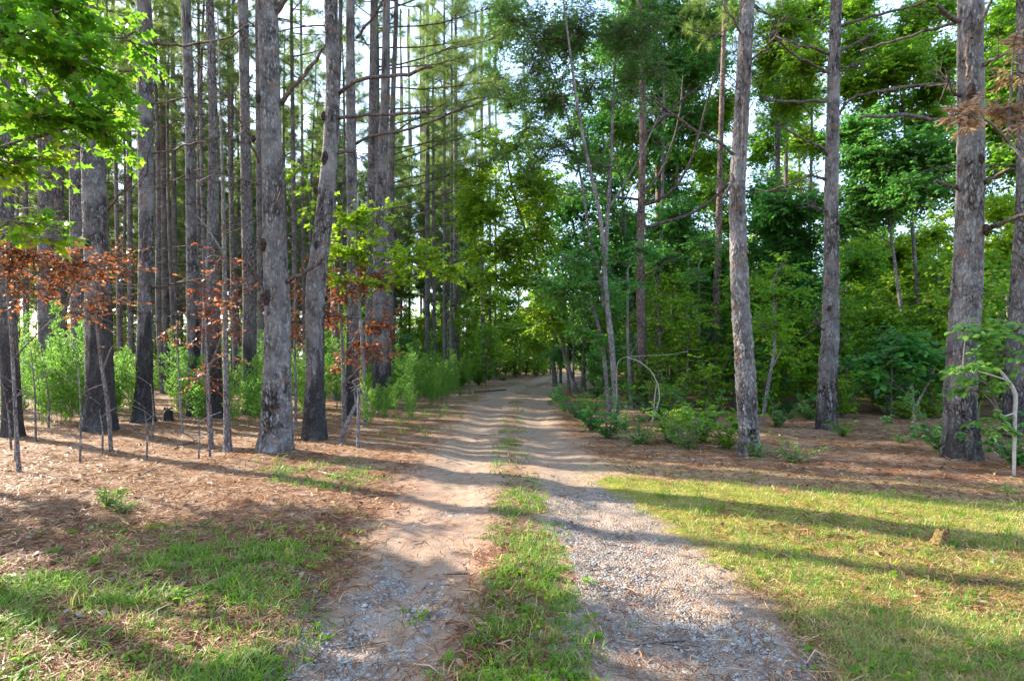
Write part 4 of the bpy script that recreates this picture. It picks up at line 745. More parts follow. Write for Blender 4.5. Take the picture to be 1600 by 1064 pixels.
brown('short upright dead stem forked at its top, right of the bent sapling', 559, 700, [[(559,700,0,5),(560,660,0,5),(561,606,0,6)], [(561,608,0,3),(550,596,0,2.5),(560,592,0,1.5)], [(561,608,0,3),(572,620,0,2),(580,640,0,1.2)]], [(562,600,0,24,20,.2,4)], d=9.6, k=2)
hardwood('green-leaved sweetgum sapling between the pines left of the track', 572, 652, [[(572,652,0,7),(568,560,0,6),(560,450,0,5),(556,380,0,4),(560,300,0,2.5)], [(560,440,0,3),(600,400,0,2.5),(660,420,0,2)], [(558,400,0,3),(530,340,0,2),(490,270,0,1.5)]],
  [(545,350,0,40,45,.6,56),(580,390,0,46,40,.6,64),(530,400,0,40,36,.5,48),(640,400,0,56,32,.6,64),(690,425,0,32,26,.5,34),(620,440,0,44,24,.5,30),(480,260,0,26,30,.4,12),(500,300,0,26,40,.4,16),(545,440,0,30,22,.4,22),(590,340,0,24,24,.4,16)], leaf='lime', L0=.105, shape='star', k=9, tl=.42, d=12.6, name='sapling', cat='sapling', flat=.6)
# pine with the long green-tipped boughs over the track
def bough_pine():
    t, P = px_pine('pine with long needled boughs sweeping right over the track', 590, 622, [(590,500),(588,300),(588,100),(586,0)], [(622,15),(300,12),(0,10)], H=22, char=1.5, crown_z=12.5)
    base = np.array(t.location); d = D(622)
    spec = [(590,20,760,-30),(592,45,790,20),(590,75,770,60),(592,110,720,90),(590,105,800,60),(590,140,795,130),(592,170,800,150),(590,200,790,160),(592,230,760,215),(590,260,770,200),(592,290,740,255),(590,250,700,210),(592,330,730,300),(590,350,700,320),(592,380,720,345),(590,0,740,-60),(590,300,780,250),(592,215,700,160)]
    for i, (x0, y0, x1, y1) in enumerate(spec):
        m = MB(); wd = MB(); dd = rng.uniform(-2.2, 1.2); a = W(x0, y0, d) - base; b = W(x1, y1, d + dd) - base; Ln = np.linalg.norm(b - a); tf = y1 < 262
        pine_limb(wd, m, a, (b - a) / Ln, Ln, .036, tf, 1.0, .26, .10, .45 if tf else .2)
        if tf: o = bpy.data.objects.new('limb', merged(m, wd, 'limb', M['needle'], M['limb'])); C.objects.link(o); o.parent = t
        else: wd.build('limb', M['limb'], t)
bough_pine()
def bough_pine2(label, bx, by, spec, widths, mat='bark', L0=.24):
    t, P = px_pine(label, bx, by, [(bx, 400), (bx, 0)], widths, H=21, crown_z=12.5, mat=mat); base = np.array(t.location); d = D(by)
    for x1, y0, y1 in spec:
        m = MB(); wd = MB(); a = W(bx, y0, d) - base; b = W(x1, y1, d + rng.uniform(-2, 2)) - base; Ln = np.linalg.norm(b - a)
        pine_limb(wd, m, a, (b - a) / Ln, Ln, .035, True, 1.4, L0, .05, .3); o = bpy.data.objects.new('limb', merged(m, wd, 'limb', M['needle'], M['limb'])); C.objects.link(o); o.parent = t
bough_pine2('bushy pine behind the slim pines with low green boughs', 668, 604, [(730,300,290),(760,260,240),(740,210,180),(780,180,140),(620,270,250),(720,140,100),(610,180,150),(770,110,70),(640,100,60),(700,60,30),(600,330,320),(740,330,330)], [(604,9),(0,6)])
bough_pine2('yellow-green pine in the gap right of the leaning scaly pine', 1228, 606, [(1180,290,270),(1270,300,290),(1160,240,220),(1290,250,235),(1190,200,180),(1270,190,160),(1250,340,335),(1170,330,330),(1200,140,110),(1280,120,90)], [(606,8),(0,6)])
bough_pine2('tall pine with dark boughs above the leaning scaly pine', 1215, 618, [(1130,120,80),(1180,60,20),(1290,60,30),(1250,140,110),(1270,100,60),(1150,30,-20),(1240,0,-30),(1300,180,150)], [(618,9),(0,7)])
# ------------------------------------------------------------------ named hardwoods right of the track
rng = np.random.default_rng(114); random.seed(114)
hardwood('slender pale-barked oak forking into several stems right of the track', 964, 655, [[(964,655,0,11),(960,600,0,10),(955,530,0,9),(949,480,0,8.5),(945,430,0,8)], [(945,430,0,7),(943,380,-.1,6.5),(938,330,-.2,6),(925,280,-.3,5.5),(910,215,-.4,5),(900,150,-.5,4.5),(892,90,-.6,3.5),(880,0,-.8,2),(870,-80,-1,1.5)],
   [(945,430,0,7),(948,370,.1,6),(951,310,.2,6),(956,240,.3,5),(957,150,.4,4),(965,60,.5,3),(970,-60,.6,2)], [(944,480,.1,5),(935,420,.2,4.5),(922,380,.2,4),(912,300,.2,4),(900,240,.1,3.5),(885,170,0,3),(850,80,-.2,2)], [(952,325,0,4),(975,290,-.2,3),(1005,235,-.4,2.5),(1030,180,-.6,1.5)]],
   [(850,60,0,60,60,.9,110),(905,50,.2,50,60,.9,110),(860,150,0,55,50,.9,90),(830,110,0,40,50,.8,60),(920,140,.3,50,50,.8,60),(970,60,.3,50,60,.9,90),(820,200,0,40,36,.7,40),(880,230,0,50,40,.8,60),(1010,40,.3,50,50,.8,80),(985,140,.5,46,50,.8,46),(890,-50,0,120,60,1,140),(840,250,.2,40,30,.7,36),(930,260,.4,50,40,.8,36),(800,30,0,40,50,.8,50),(1030,110,.3,36,40,.7,34)], leaf='oak', dm=2.6, L0=.088, shape='lance', k=12, tl=.5, name='oak_tree', flat=.9, zfl=.6)
hardwood('thin leaning dark tree just left of the pale-barked oak', 953, 649, [[(953,649,0,7),(948,600,0,6.5),(942,540,0,6),(932,500,-.2,5),(918,455,-.4,4),(905,400,-.6,2.5)]], [(905,410,-.6,50,40,.9,80),(935,460,-.3,44,36,.8,60),(880,450,-.6,50,36,.9,80),(920,520,-.4,36,26,.6,40)], leaf='teal', L0=.11, k=11, dm=1.6)
hardwood('leafy maple drooping over the track bend, its crown bright green', 904, 619, [[(904,619,0,7),(893,590,0,6),(878,540,0,5.5),(860,480,-.5,5),(835,400,-1,4.5),(800,300,-1.5,3.5),(790,230,-1.6,2)]],
   [(760,330,-1.5,60,44,1.4,190),(815,290,-1.5,60,50,1.4,190),(735,280,-1.5,36,34,1,70),(790,390,-1.5,70,46,1.4,220),(840,360,-1.2,50,50,1.4,150),(840,440,-1,60,40,1.4,180),(770,440,-1.4,44,26,1.2,90),(800,230,-1.6,60,36,1.2,120),(735,350,-1.6,30,24,1,50),(860,500,-.6,50,36,1.2,130),(850,290,-1,40,40,1,80)], leaf='lime', L0=.135, k=12, tl=.65, name='maple_tree', flat=.65, zfl=.7, dm=1.6)
hardwood('dark shady maple right of the track bend, over the dark stems', 911, 614, [[(911,614,0,8),(912,560,0,7),(915,480,0,6),(905,400,0,4.5),(890,320,0,3)]],
   [(905,440,0,60,44,1.4,190),(930,500,.3,50,40,1.3,170),(880,390,0,60,46,1.4,190),(960,430,.5,40,60,1.3,120),(890,330,0,50,40,1.3,130),(940,360,.5,50,46,1.3,130),(890,545,.5,44,30,1.2,130),(945,560,.5,40,26,1.2,100),(985,510,.6,30,50,1.2,80)], leaf='teal', L0=.14, k=12, tl=.65, name='maple_tree', flat=.7, zfl=.7, dm=1.5)
hardwood('small maple at the far end of the track', 876, 598, [[(876,598,0,4.5),(876,560,0,4),(872,520,0,3),(866,460,0,2)]], [(865,520,0,36,26,1.4,130),(830,540,0,34,24,1.3,110),(890,560,0,26,16,1.2,70),(850,480,0,40,26,1.5,130),(800,520,.5,30,26,1.3,90)], leaf='leaf', L0=.17, k=12, tl=.85, name='maple_tree')
for lab, bx, by, w0, lean in [('dark thin stem first right of the track bend', 889, 616, 5, -6), ('thin dark stem close beside the track-bend maple', 896, 618, 4, 0), ('dark stout trunk in deep shade beyond the track-bend stems', 928, 594, 10, 2), ('dim thin stem between the oak and the red-barked pine', 986, 640, 6, -6), ('tan sunlit sapling stem in the shade left of the dark pine', 1092, 632, 5, 0),
    ('thin dark sapling leaning right beside the tan stem', 1066, 628, 4, 12), ('dark sapling stem behind the leaning scaly pine', 1190, 660, 6, 22), ('forked dark stem left of the knotted pine', 1272, 624, 6, -10), ('small dark stem right of the knotted pine', 1334, 612, 6, -3), ('dim trunk behind the reddish pine', 1052, 596, 9, -2), ('shaded stem right of the dark pine', 1148, 636, 4, 3)]:
    hardwood(lab, bx, by, [[(bx,by,0,w0),(bx+lean*.4,by-50,0,w0*.9),(bx+lean,by-120,0,w0*.75),(bx+lean*.8,by-220,0,w0*.4)], [(bx+lean*.6,by-80,0,w0*.4),(bx+lean*.6+22,by-120,.3,w0*.2)]],
       [(bx+lean+rng.uniform(-20,20), by-150-50*q, rng.uniform(-.5,.8), 34+6*q, 22, .8, 34) for q in range(3)], leaf=random.choice(['teal','leaf']), L0=.12, k=11, name='hardwood_sapling', cat='sapling')
# understory trees forming the green wall on the right
UN = [('teal-leaved tree with flat leaf layers left of the knotted pine', 1245, 628, 'teal', .13, [(1235,320,70,22),(1200,350,50,30),(1250,380,60,26),(1225,420,60,30),(1262,450,40,26),(1200,470,40,34),(1250,500,44,30),(1190,300,30,24),(1215,520,40,26)]),
 ('layered dark green dogwood behind the leaning scaly pine', 1150, 622, 'teal', .13, [(1090,380,50,30),(1130,420,44,34),(1090,450,46,34),(1140,490,40,34),(1080,520,44,30),(1190,400,36,34),(1040,420,40,34),(1060,340,40,26),(1100,560,40,22)]),
 ('bright green maple behind the red-barked pine', 1065, 606, 'leaf', .15, [(1040,360,50,34),(1090,310,40,34),(980,350,40,40),(1030,300,40,30),(960,400,40,34),(1070,250,40,34),(985,460,36,36),(1060,480,40,34),(1040,540,36,26)]),
 ('big-boughed oak filling the top right between the two right pines', 1420, 640, 'teal', .12, [(1400,270,70,22),(1360,250,60,26),(1440,300,60,22),(1350,300,50,22),(1430,240,60,24),(1390,330,60,20),(1340,210,44,26),(1460,260,40,26),(1320,350,46,24)]),
 ('bright oak crown at the top between the knotted and thickest pines', 1440, 628, 'leaf', .12, [(1350,130,40,34),(1400,110,50,40),(1450,150,44,40),(1420,60,50,40),(1470,90,36,36),(1370,180,40,34),(1350,60,30,34),(1460,20,50,30),(1440,200,50,26)]),
 ('green oak crown above the gap left of the knotted pine', 1262, 624, 'leaf', .12, [(1230,40,44,40),(1270,20,36,36),(1255,100,40,30),(1215,90,30,34),(1330,20,40,36),(1330,100,30,36),(1240,160,40,30),(1280,220,30,30)]),
 ('yellow-green sunlit tree between the knotted and thickest pines', 1415, 612, 'lime', .15, [(1400,400,56,34),(1440,430,50,34),(1360,440,44,36),(1400,470,60,34),(1460,480,40,34),(1340,390,34,30),(1450,370,36,28),(1370,510,50,30),(1440,530,50,30)]),
 ('sunlit tree right of the thickest pine', 1560, 616, 'lime', .15, [(1560,420,40,40),(1590,380,40,40),(1550,480,40,40),(1600,460,44,44),(1570,330,36,36),(1620,330,50,50),(1560,540,40,34)]),
 ('leafy green tree over the right edge of the photo', 1600, 650, 'leaf', .12, [(1570,40,40,40),(1600,90,50,44),(1570,180,36,40),(1620,200,50,50),(1560,120,30,30),(1640,40,60,60),(1580,260,40,30)]),
 ('tall dark oak behind the pale-barked oak', 1030, 618, 'teal', .12, [(1000,20,60,40),(1060,40,50,44),(1040,100,50,40),(1090,110,40,36),(1000,100,40,36),(1100,30,40,40),(960,60,40,40),(1070,180,44,30),(1020,-30,90,30)]),
 ('sparse oak showing sky between leaves above the track', 868, 606, 'oak', .12, [(780,60,36,40),(770,130,30,36),(810,160,36,30),(790,20,40,34),(850,300,40,30),(830,330,34,30),(900,310,36,30)]),
 ('rounded green tree low behind the knotted pine', 1320, 618, 'leaf', .14, [(1330,470,40,36),(1360,520,44,30),(1320,540,36,28),(1345,420,34,30),(1265,540,34,28),(1300,590,40,18)]),
 ('low leafy dogwood between the knotted and thickest pines', 1380, 640, 'leaf', .12, [(1350,560,44,26),(1400,540,44,26),(1440,520,40,26),(1360,500,40,26),(1420,590,40,18),(1470,560,26,26)]),
 ('low green tree right of the leaning scaly pine', 1228, 640, 'leaf', .12, [(1210,560,34,24),(1250,540,36,26),(1200,600,26,16),(1255,590,26,20),(1230,500,40,24),(1195,520,26,26)]),
 ('bright leafy tree high right of the pale-barked oak', 1048, 612, 'leaf', .14, [(1030,220,40,30),(1090,200,40,34),(1060,150,40,30),(1110,260,30,30),(980,200,36,30),(985,270,30,26),(1095,60,34,40),(1130,170,24,34)]),
 ('leafy tree between the dark pine and the leaning scaly pine', 1138, 620, 'leaf', .13, [(1135,350,24,30),(1100,400,30,30),(1140,440,26,34),(1120,300,26,26),(1100,470,30,26),(1135,540,24,26)]),
 ('green maple left of the bright gap over the track', 770, 590, 'lime', .17, [(740,400,34,30),(720,450,34,30),(760,470,36,30),(740,520,40,26),(790,500,34,30),(770,550,40,18),(710,500,24,26),(700,380,30,26)]),
 ('tall green oak filling the sky between the dark pine and the leaning scaly pine', 1150, 608, 'leaf', .15, [(1125,180,34,40),(1110,100,34,36),(1140,30,30,34),(1195,230,26,40),(1200,130,26,40),(1130,260,30,30),(1200,320,28,30),(1215,190,28,34)]),
 ('tall green oak just left of the knotted pine, filling the sky', 1255, 602, 'lime', .17, [(1255,220,34,34),(1235,280,34,34),(1262,160,30,34),(1220,340,34,30),(1270,320,26,30),(1250,100,30,30)]),
 ('airy oak behind the pale-barked oak filling the sky above the track', 985, 604, 'oak', .14, [(960,180,34,30),(930,240,34,34),(985,120,30,30),(900,200,30,30),(960,260,30,34),(870,160,30,30),(1040,270,34,30),(880,60,40,36),(940,90,34,34)]),
 ('dense dark tree in the shade between the two leaning pines', 1205, 612, 'teal', .15, [(1200,540,44,30),(1240,560,44,26),(1180,500,40,30),(1215,450,44,30),(1160,560,40,26),(1250,590,34,14)])]
for lab, bx, by, lf, L0, bl in UN:
    ms = sum(b[0] for b in bl) / len(bl); ty = min(b[1] for b in bl); w0 = 7
    hardwood(lab, bx, by, [[(bx,by,0,w0),((bx*2+ms)/3,by-(by-ty)*.35,.2,w0*.8),(ms,by-(by-ty)*.7,.4,w0*.5),(ms,ty,.5,w0*.2)]], [(x,y,rng.uniform(-1.2,1.4),rx,ry,1.2,int(rx*ry*.24)) for x, y, rx, ry in bl], leaf=lf, L0=L0, k=12, tl=.6, zfl=.75, flat=.75)
# ------------------------------------------------------------------ background hardwoods and shrubs: shared meshes
rng = np.random.default_rng(115); random.seed(115)
def gen_tree(v, H, Rc, leaf, L0, nb, nt_, zlo=.22, k=10, name='hardwood_tree'):
    t = empty(name, (0, 0, 0)); P = np.array([[.15 * math.sin(v + z * .6), .15 * math.cos(v * 2 + z * .5), z] for z in np.linspace(-.1, H * .92, 12)]); P[:, :2] -= P[0, :2]
    m = MB(); tube(m, P, np.linspace(.012 * H, .02, 12), 8, .12, char=0); m.build('trunk', M['bark_hw'], t, smooth=True); lm = MB(); wd = MB()
    for i in range(nb):
        u = (i + rng.random()) / nb; z = H * (zlo + (1 - zlo) * u); rr = Rc * math.sin(math.pi * min(.97, max(.12, .18 + .8 * u))) ** .7; a = i * 2.4 + rng.normal(0, .5); q = rr * rng.uniform(.35, .85)
        c = np.array([math.cos(a) * q, math.sin(a) * q, z]); s = np.array([np.interp(z * .85, P[:, 2], P[:, 0]), np.interp(z * .85, P[:, 2], P[:, 1]), max(.3, z * .82 - .3)])
        tube(wd, smoothpath([s, (s + c) / 2 + [0, 0, .1], c], 5), np.linspace(.03, .01, 5), 4, .1); blob(lm, wd, c, np.array([.36, .36, .27]) * Rc * rng.uniform(.7, 1.25), nt_, L0, 'diamond', k, .55, flat=.75, zfl=.8)
    link('crown', merged(lm, wd, 'crown', M[leaf], M['twig']), t); return t
HB = [gen_tree(0, 11, 3.0, 'leaf', .17, 30, 46), gen_tree(1, 9, 2.8, 'teal', .16, 26, 46), gen_tree(2, 12.5, 3.2, 'lime', .18, 32, 42, .15), gen_tree(3, 8, 2.6, 'lime', .16, 24, 46, .12), gen_tree(4, 13, 3.2, 'teal', .17, 32, 44, .3)]
tk = []
def inroad(x, y, m=2.2): return np.interp(y, TY, TL) - m < x < np.interp(y, TY, TR) + m
n = 0; tries = 0
while n < 95 and tries < 6000:             # right-hand woods and beyond the bend
    tries += 1; y = 23 + 60 * rng.random() ** 1.3; px = rng.uniform(790, 1900); x = (px - CX) / FPX * y
    if inroad(x, y, 3.0) or any((x - a) ** 2 + (y - b) ** 2 < 9 for a, b in tk): continue
    if px < 900 and y < 46: continue
    tk.append((x, y)); v = int(rng.integers(0, 5)); n += 1; sc = rng.uniform(.7, 1.1) * (.85 if px > 1150 and y < 45 else 1) * (.9 if 1130 < px < 1420 else 1.05)
    place(HB[v], x, y, rng.uniform(0, 6.28), sc, ['broad green tree ', 'dark low tree ', 'yellow-green tree ', 'short bushy tree ', 'tall dark tree '][v] + ('deep in the woods ' if y > 50 else '') + where(x, y), 'tree', 'trees deep in the right-hand woods')
n = 0; tries = 0
while n < 62 and tries < 6000:             # low green tree line beyond the left pines
    tries += 1; y = rng.uniform(44, 90); px = rng.uniform(-350, 800); x = (px - CX) / FPX * y
    if inroad(x, y, 4) or any((x - a) ** 2 + (y - b) ** 2 < 9 for a, b in tk): continue
    tk.append((x, y)); v = int(rng.choice([0, 2, 3, 3, 2])); n += 1
    place(HB[v], x, y, rng.uniform(0, 6.28), rng.uniform(.45, .75) * (1.25 if px > 600 else .8 if px < 120 else 1), {0: 'low distant green tree ', 2: 'low distant yellow-green tree ', 3: 'low distant bushy tree '}[v] + where(x, y), 'tree', 'low tree line beyond the left pines')
n = 0; tries = 0
while n < 58 and tries < 6000:             # closing wall of trees far behind everything
    tries += 1; y = rng.uniform(88, 130); px = rng.uniform(-80, 1680); x = (px - CX) / FPX * y
    if any((x - a) ** 2 + (y - b) ** 2 < 12 for a, b in tk): continue
    tk.append((x, y)); v = int(rng.integers(0, 5)); n += 1; place(HB[v], x, y, rng.uniform(0, 6.28), rng.uniform(.8, 1.2) * (.6 if px < 600 else 1.15), 'most distant tree wall, ' + where(x, y), 'tree', 'distant closing trees')
for i, (px, y, v, sc) in enumerate([(835,50,3,.75),(812,56,3,.8),(860,57,3,.8),(785,60,0,.7),(890,74,3,1),(925,66,3,.9),(860,82,0,.9),(950,58,3,.8),(980,66,0,.8),(1010,52,3,.9),(1060,60,3,1),(750,66,3,.8),(905,88,0,1),(840,95,2,1),(940,95,1,1),(800,64,3,.7),(825,68,3,.9),(770,52,3,.55),(745,56,3,.55),(1000,60,3,.7),(1110,50,3,.9),(1160,58,3,1),(1220,48,3,.9),(1280,56,3,1),(1340,46,3,.9),(1400,54,3,1),(1460,46,3,.9),(1540,50,3,1),(1620,46,3,1),(700,70,3,.9),(650,66,3,.8)]):
    x = (px - CX) / FPX * y; place(HB[v], x, y, i * 2.1, sc, ['leafy tree closing the view ' , 'small leafy tree ', 'bushy low-crowned tree '][i % 3] + where(x, y), 'tree', 'low-crowned trees closing the view')
n = 0; tries = 0
while n < 22 and tries < 6000:             # taller leafy trees showing between the left trunks
    tries += 1; y = rng.uniform(46, 74); px = rng.uniform(110, 760); x = (px - CX) / FPX * y
    if inroad(x, y, 4) or any((x - a) ** 2 + (y - b) ** 2 < 7 for a, b in tk): continue
    tk.append((x, y)); v = 2 if n % 4 else 0; n += 1
    place(HB[v], x, y, rng.uniform(0, 6.28), rng.uniform(.75, 1.1), {0: 'tall distant green tree ', 2: 'tall distant yellow-green tree '}[v] + where(x, y), 'tree', 'taller trees beyond the left pines')
HS = [gen_tree(10, 3.4, 1.25, 'leaf', .12, 12, 30, .2, 9, 'hardwood_sapling'), gen_tree(11, 2.6, 1.1, 'teal', .12, 10, 30, .22, 9, 'hardwood_sapling'), gen_tree(12, 4.4, 1.3, 'leaf', .13, 14, 28, .3, 9, 'hardwood_sapling')]
n = 0; tries = 0
while n < 105 and tries < 6000:            # young trees filling the understory
    tries += 1; left = n % 6 == 5; y = 14.5 + 30 * rng.random() ** 1.2; px = rng.uniform(500, 790) if left else rng.uniform(930, 1800); x = (px - CX) / FPX * y
    if left and (y < 20 or x > np.interp(y, TY, TL) - 1.8): continue
    if not left and (x < np.interp(y, TY, TR) + 2.4 or (y < 17 and px < 1180)): continue
    if any((x - a) ** 2 + (y - b) ** 2 < 1.2 for a, b in tk): continue
    tk.append((x, y)); v = int(rng.integers(0, 3)); n += 1
    place(HS[v], x, y, rng.uniform(0, 6.28), rng.uniform(.7, 1.15), ['leafy sapling ', 'low dark sapling ', 'tall slim sapling '][v] + ('far back ' if y > 26 else '') + where(x, y), 'sapling', 'young trees of the understory')
# shrubs
def gen_shrub(name, H, Rc, leaf, L0, ns, nt_, shape='oval', k=9):
    t = empty(name, (0, 0, 0)); m = MB(); lm = MB(); wd = MB()
    off = rng.normal(0, .25 * Rc, 2)
    for i in range(ns):
        a = i * 2.4 + rng.normal(0, .7); q_ = Rc * rng.uniform(.15, 1.25); tip = np.array([math.cos(a) * q_ + off[0], math.sin(a) * q_ + off[1], H * rng.uniform(.3, 1.1)]); p = smoothpath([[0, 0, -.03], tip * [.35, .35, .55], tip], 6); tube(m, p, np.linspace(.010, .004, 6), 5)
        s = p[rng.integers(1, 6, nt_)]; dd = rng.normal(0, 1, (nt_, 3)); dd[:, 2] = np.abs(dd[:, 2]) * .5; e = s + unit(dd) * rng.uniform(.12, .32, (nt_, 1)) * (Rc + H) * .5; sticks(wd, s, e, .004, .002); spray(lm, s, e, k, L0, shape, .5)
    m.build('stem', M['twig'], t); link('foliage', merged(lm, wd, 'foliage', M[leaf], M['twig']), t); return t
SH = [gen_shrub('shrub', .75, .5, 'teal', .075, 12, 7), gen_shrub('shrub', .6, .5, 'leaf', .065, 12, 7), gen_shrub('shrub', .5, .45, 'fennel', .05, 14, 8, 'lance'), gen_shrub('shrub', 1.6, .8, 'leaf', .09, 14, 12)]
for i, (px, y) in enumerate([(838,46),(822,48),(806,45),(790,50),(775,46),(850,52),(835,60),(815,62),(795,58),(760,50),(742,44),(728,48),(860,64),(875,68),(930,50),(950,44),(965,54),(985,47),(1005,58),(910,60),(900,74),(880,84),(850,84),(920,80),(715,52),(700,44),(940,66),(1030,44),(1060,50)]):
    x = (px - CX) / FPX * y; place(SH[3], x, y, i * 1.9, 1.1 + .7 * float(vn(i * 1.7, 3, 3)), 'leafy bush low across the end of the view, ' + where(x, y), 'shrub', 'bushes across the end of the view')
for i, (px, py, v, sc, lab) in enumerate([(905,655,0,1.0,'teal shrub nearest the track edge, left end of the low hedge of shrubs'),(925,672,0,1.1,'teal shrub in front of the leaning dark tree'),(948,685,0,.9,'low teal shrub before the pale-barked oak'),(975,668,2,1,'feathery low shrub right of the pale-barked oak foot'),(1000,690,2,1.1,'feathery green clump below the red-barked pine'),
     (1030,655,0,1.15,'tall dark green shrub under the arching pale vine'),(1045,690,1,1.1,'light green shrub in the front row below the arching vine'),(1075,700,2,1.1,'pale feathery shrub at the front of the low shrubs'),(1100,690,1,1.2,'leafy shrub midway along the front row'),(1135,698,1,1,'leafy shrub left of the leaning scaly pine'),(1110,668,0,1,'shaded shrub behind the front row of shrubs'),(1150,672,1,.9,'shaded light shrub behind the leaning scaly pine'),
     (1062,672,1,1,'leafy green shrub in the middle of the low shrubs'),(930,645,1,.8,'small green shrub behind the teal ones by the track'),(1478,705,0,1.1,'broad-leaved shrub hugging the foot of the thickest pine'),(1180,712,2,.7,'pale weed clump at the foot of the leaning scaly pine'),(1240,722,2,.8,'tall pale weed clump in the open straw left of the knotted pine'),(1215,668,0,.9,'dark shrub between the leaning and knotted pines'),
     (1318,682,1,.6,'small shrub at the foot of the knotted pine'),(1590,725,0,.9,'low shrub in the straw at the right edge'),(1405,690,2,.5,'small green plant alone in the straw right of the knotted pine'),(880,640,1,.8,'low green bush on the right verge of the far track'),(870,628,2,1.1,'small verge bush farther up the track'),(1572,770,2,.35,'tiny pale plant in the clearing below the right edge trunk')]):
    d = D(py); q = W(px, py, d); place(SH[v], q[0], q[1], i * 1.3, sc, lab, 'shrub', None)
hardwood('rhododendron-like bush with large teal leaves left of the thickest pine', 1430, 640, [[(1430,640,0,5),(1425,600,0,4),(1415,560,0,3)], [(1430,635,0,4),(1455,590,0,3),(1465,560,0,2)]], [(1400,565,0,50,22,.6,60),(1440,560,0,44,30,.6,60),(1400,540,0,34,20,.5,34),(1460,585,0,34,20,.5,36),(1375,590,0,34,16,.5,30)], leaf='teal', L0=.15, shape='oval', k=9, tl=.35, d=11.5, name='shrub', cat='shrub')
hardwood('pale crooked sapling with big light green leaves at the right edge', 1584, 742, [[(1584,742,0,5),(1585,690,0,5),(1586,640,0,5.5),(1588,612,0,6),(1574,594,0,6),(1560,575,0,3)], [(1586,645,0,3),(1570,650,0,2),(1562,646,0,1.5)], [(1586,680,0,3),(1565,675,0,2)], [(1574,594,0,3),(1545,585,0,2.5),(1500,572,0,1.5)]],
   [(1510,575,-.1,36,14,.25,16),(1550,540,0,36,30,.3,26),(1540,600,0,40,20,.3,20),(1570,560,0,34,34,.3,24),(1530,610,0,20,10,.2,8),(1590,520,0,34,34,.3,20),(1565,650,0,22,9,.2,8),(1565,675,0,24,9,.2,8),(1510,512,0,26,8,.2,6)], leaf='fennel', L0=.10, shape='oval', k=6, tl=.22, bark='palewood', d=7.4, name='sapling', cat='sapling')
hardwood('dead pine bough with hanging orange needles at the right edge', 1650, 760, [[(1650,760,0,8),(1645,500,0,7),(1630,300,0,6),(1600,240,0,5),(1575,222,0,3)]], [(1575,170,0,30,30,.3,26),(1600,120,0,30,44,.3,26),(1515,180,-.5,32,24,.25,26),(1600,190,0,30,34,.3,20),(1585,60,0,20,24,.3,8)], leaf='tan', L0=.095, shape='narrow', k=16, tl=.2, d=7.6, name='dead_sapling', cat='dead sapling', flat=1.5, zfl=1)
# feathery tall weeds (dog fennel) among the left pines
def gen_fennel(seed, H):
    t = empty('dog_fennel', (0, 0, 0)); m = MB(); lm = MB()
    for s in range(3):
        a = s * 2.1 + seed; lean = np.array([math.cos(a) * .12 * H, math.sin(a) * .12 * H, 0]); Hs = H * rng.uniform(.7, 1); p = np.array([lean * (z / Hs) ** 1.5 + [0, 0, z] for z in np.linspace(0, Hs, 7)]) + np.array([math.cos(a), math.sin(a), 0]) * .04; tube(m, p, np.linspace(.007, .003, 7), 4)
        n = int(60 * Hs) ; tt = rng.uniform(.15, 1, n); b = np.stack([np.interp(tt * 6, np.arange(7), p[:, c]) for c in range(3)], 1); aa = rng.uniform(0, 6.28, n)
        L_ = (.05 + .20 * np.sin(np.pi * np.clip(tt, .1, .97)) ** .8 * (1.1 - .5 * tt)); e = b + np.stack([np.cos(aa), np.sin(aa), np.full(n, .9)], 1) * L_[:, None] * .8; sticks(lm, b, e, .002, .001, rnd=.3)
        kk = 7; T = np.repeat(rng.random((n, kk)), 1).reshape(n, kk, 1); P = (b[:, None] + (e - b)[:, None] * T).reshape(-1, 3); A = np.repeat(e - b, kk, 0) / .2 + rng.normal(0, .5, (n * kk, 3)); leaves(lm, P, A, rng.normal(size=(n * kk, 3)), .055, 'narrow')
    m.build('stem', M['fennel'], t); lm.build('foliage', M['fennel'], t); return t
FN = [gen_fennel(i, h) for i, h in enumerate((1.0, 1.5, 1.9, 1.25))]
ft = [(o.location.x, o.location.y) for o in bpy.data.objects if o.parent is None and 'tree' in o.name]
n = 0; tries = 0
while n < 60 and tries < 5000:
    tries += 1; y = 14.5 + 11 * rng.random(); px = rng.uniform(560, 735); x = (px - CX) / FPX * y
    if x > np.interp(y, TY, TL) - 1.5: continue
    n += 1; place(FN[int(rng.integers(0, 4))], x, y, rng.uniform(0, 6.28), rng.uniform(.45, 1.0), 'wispy light green weed ' + where(x, y), 'weed plant', 'wispy weeds along the left verge')
n = 0; tries = 0
while n < 165 and tries < 5000:
    tries += 1; y = 12.5 + 26 * rng.random() ** 1.6; px = rng.uniform(-40, 730); x = (px - CX) / FPX * y
    if px > 480 and y < 15.5: continue
    if x > np.interp(y, TY, TL) - 2.0: continue
    n += 1; place(FN[int(rng.integers(0, 4))], x, y, rng.uniform(0, 6.28), rng.uniform(.85, 1.4), ('distant feathery weed ' if y > 27 else 'far feathery weed ' if y > 20 else 'feathery weed ' if y > 15.5 else 'nearest feathery weed ') + where(x, y), 'weed plant', 'feathery weeds under the left pines')
for px, py, v, sc, lab in [(575,668,1,.85,'feathery weed right of the short forked dead stem'),(602,664,2,.6,'bushy feathery weed nearest the bare patch left of the track'),(312,664,0,1.05,'yellow-green feathery weed right of the black stump'),(392,664,1,.9,'feathery weed just left of the forked pine'),(640,662,1,.7,'feathery weed at the corner of the left verge')]:
    q = W(px, py, D(py)); place(FN[v], q[0], q[1], 1, sc, lab, 'weed plant', None)
n = 0; tries = 0
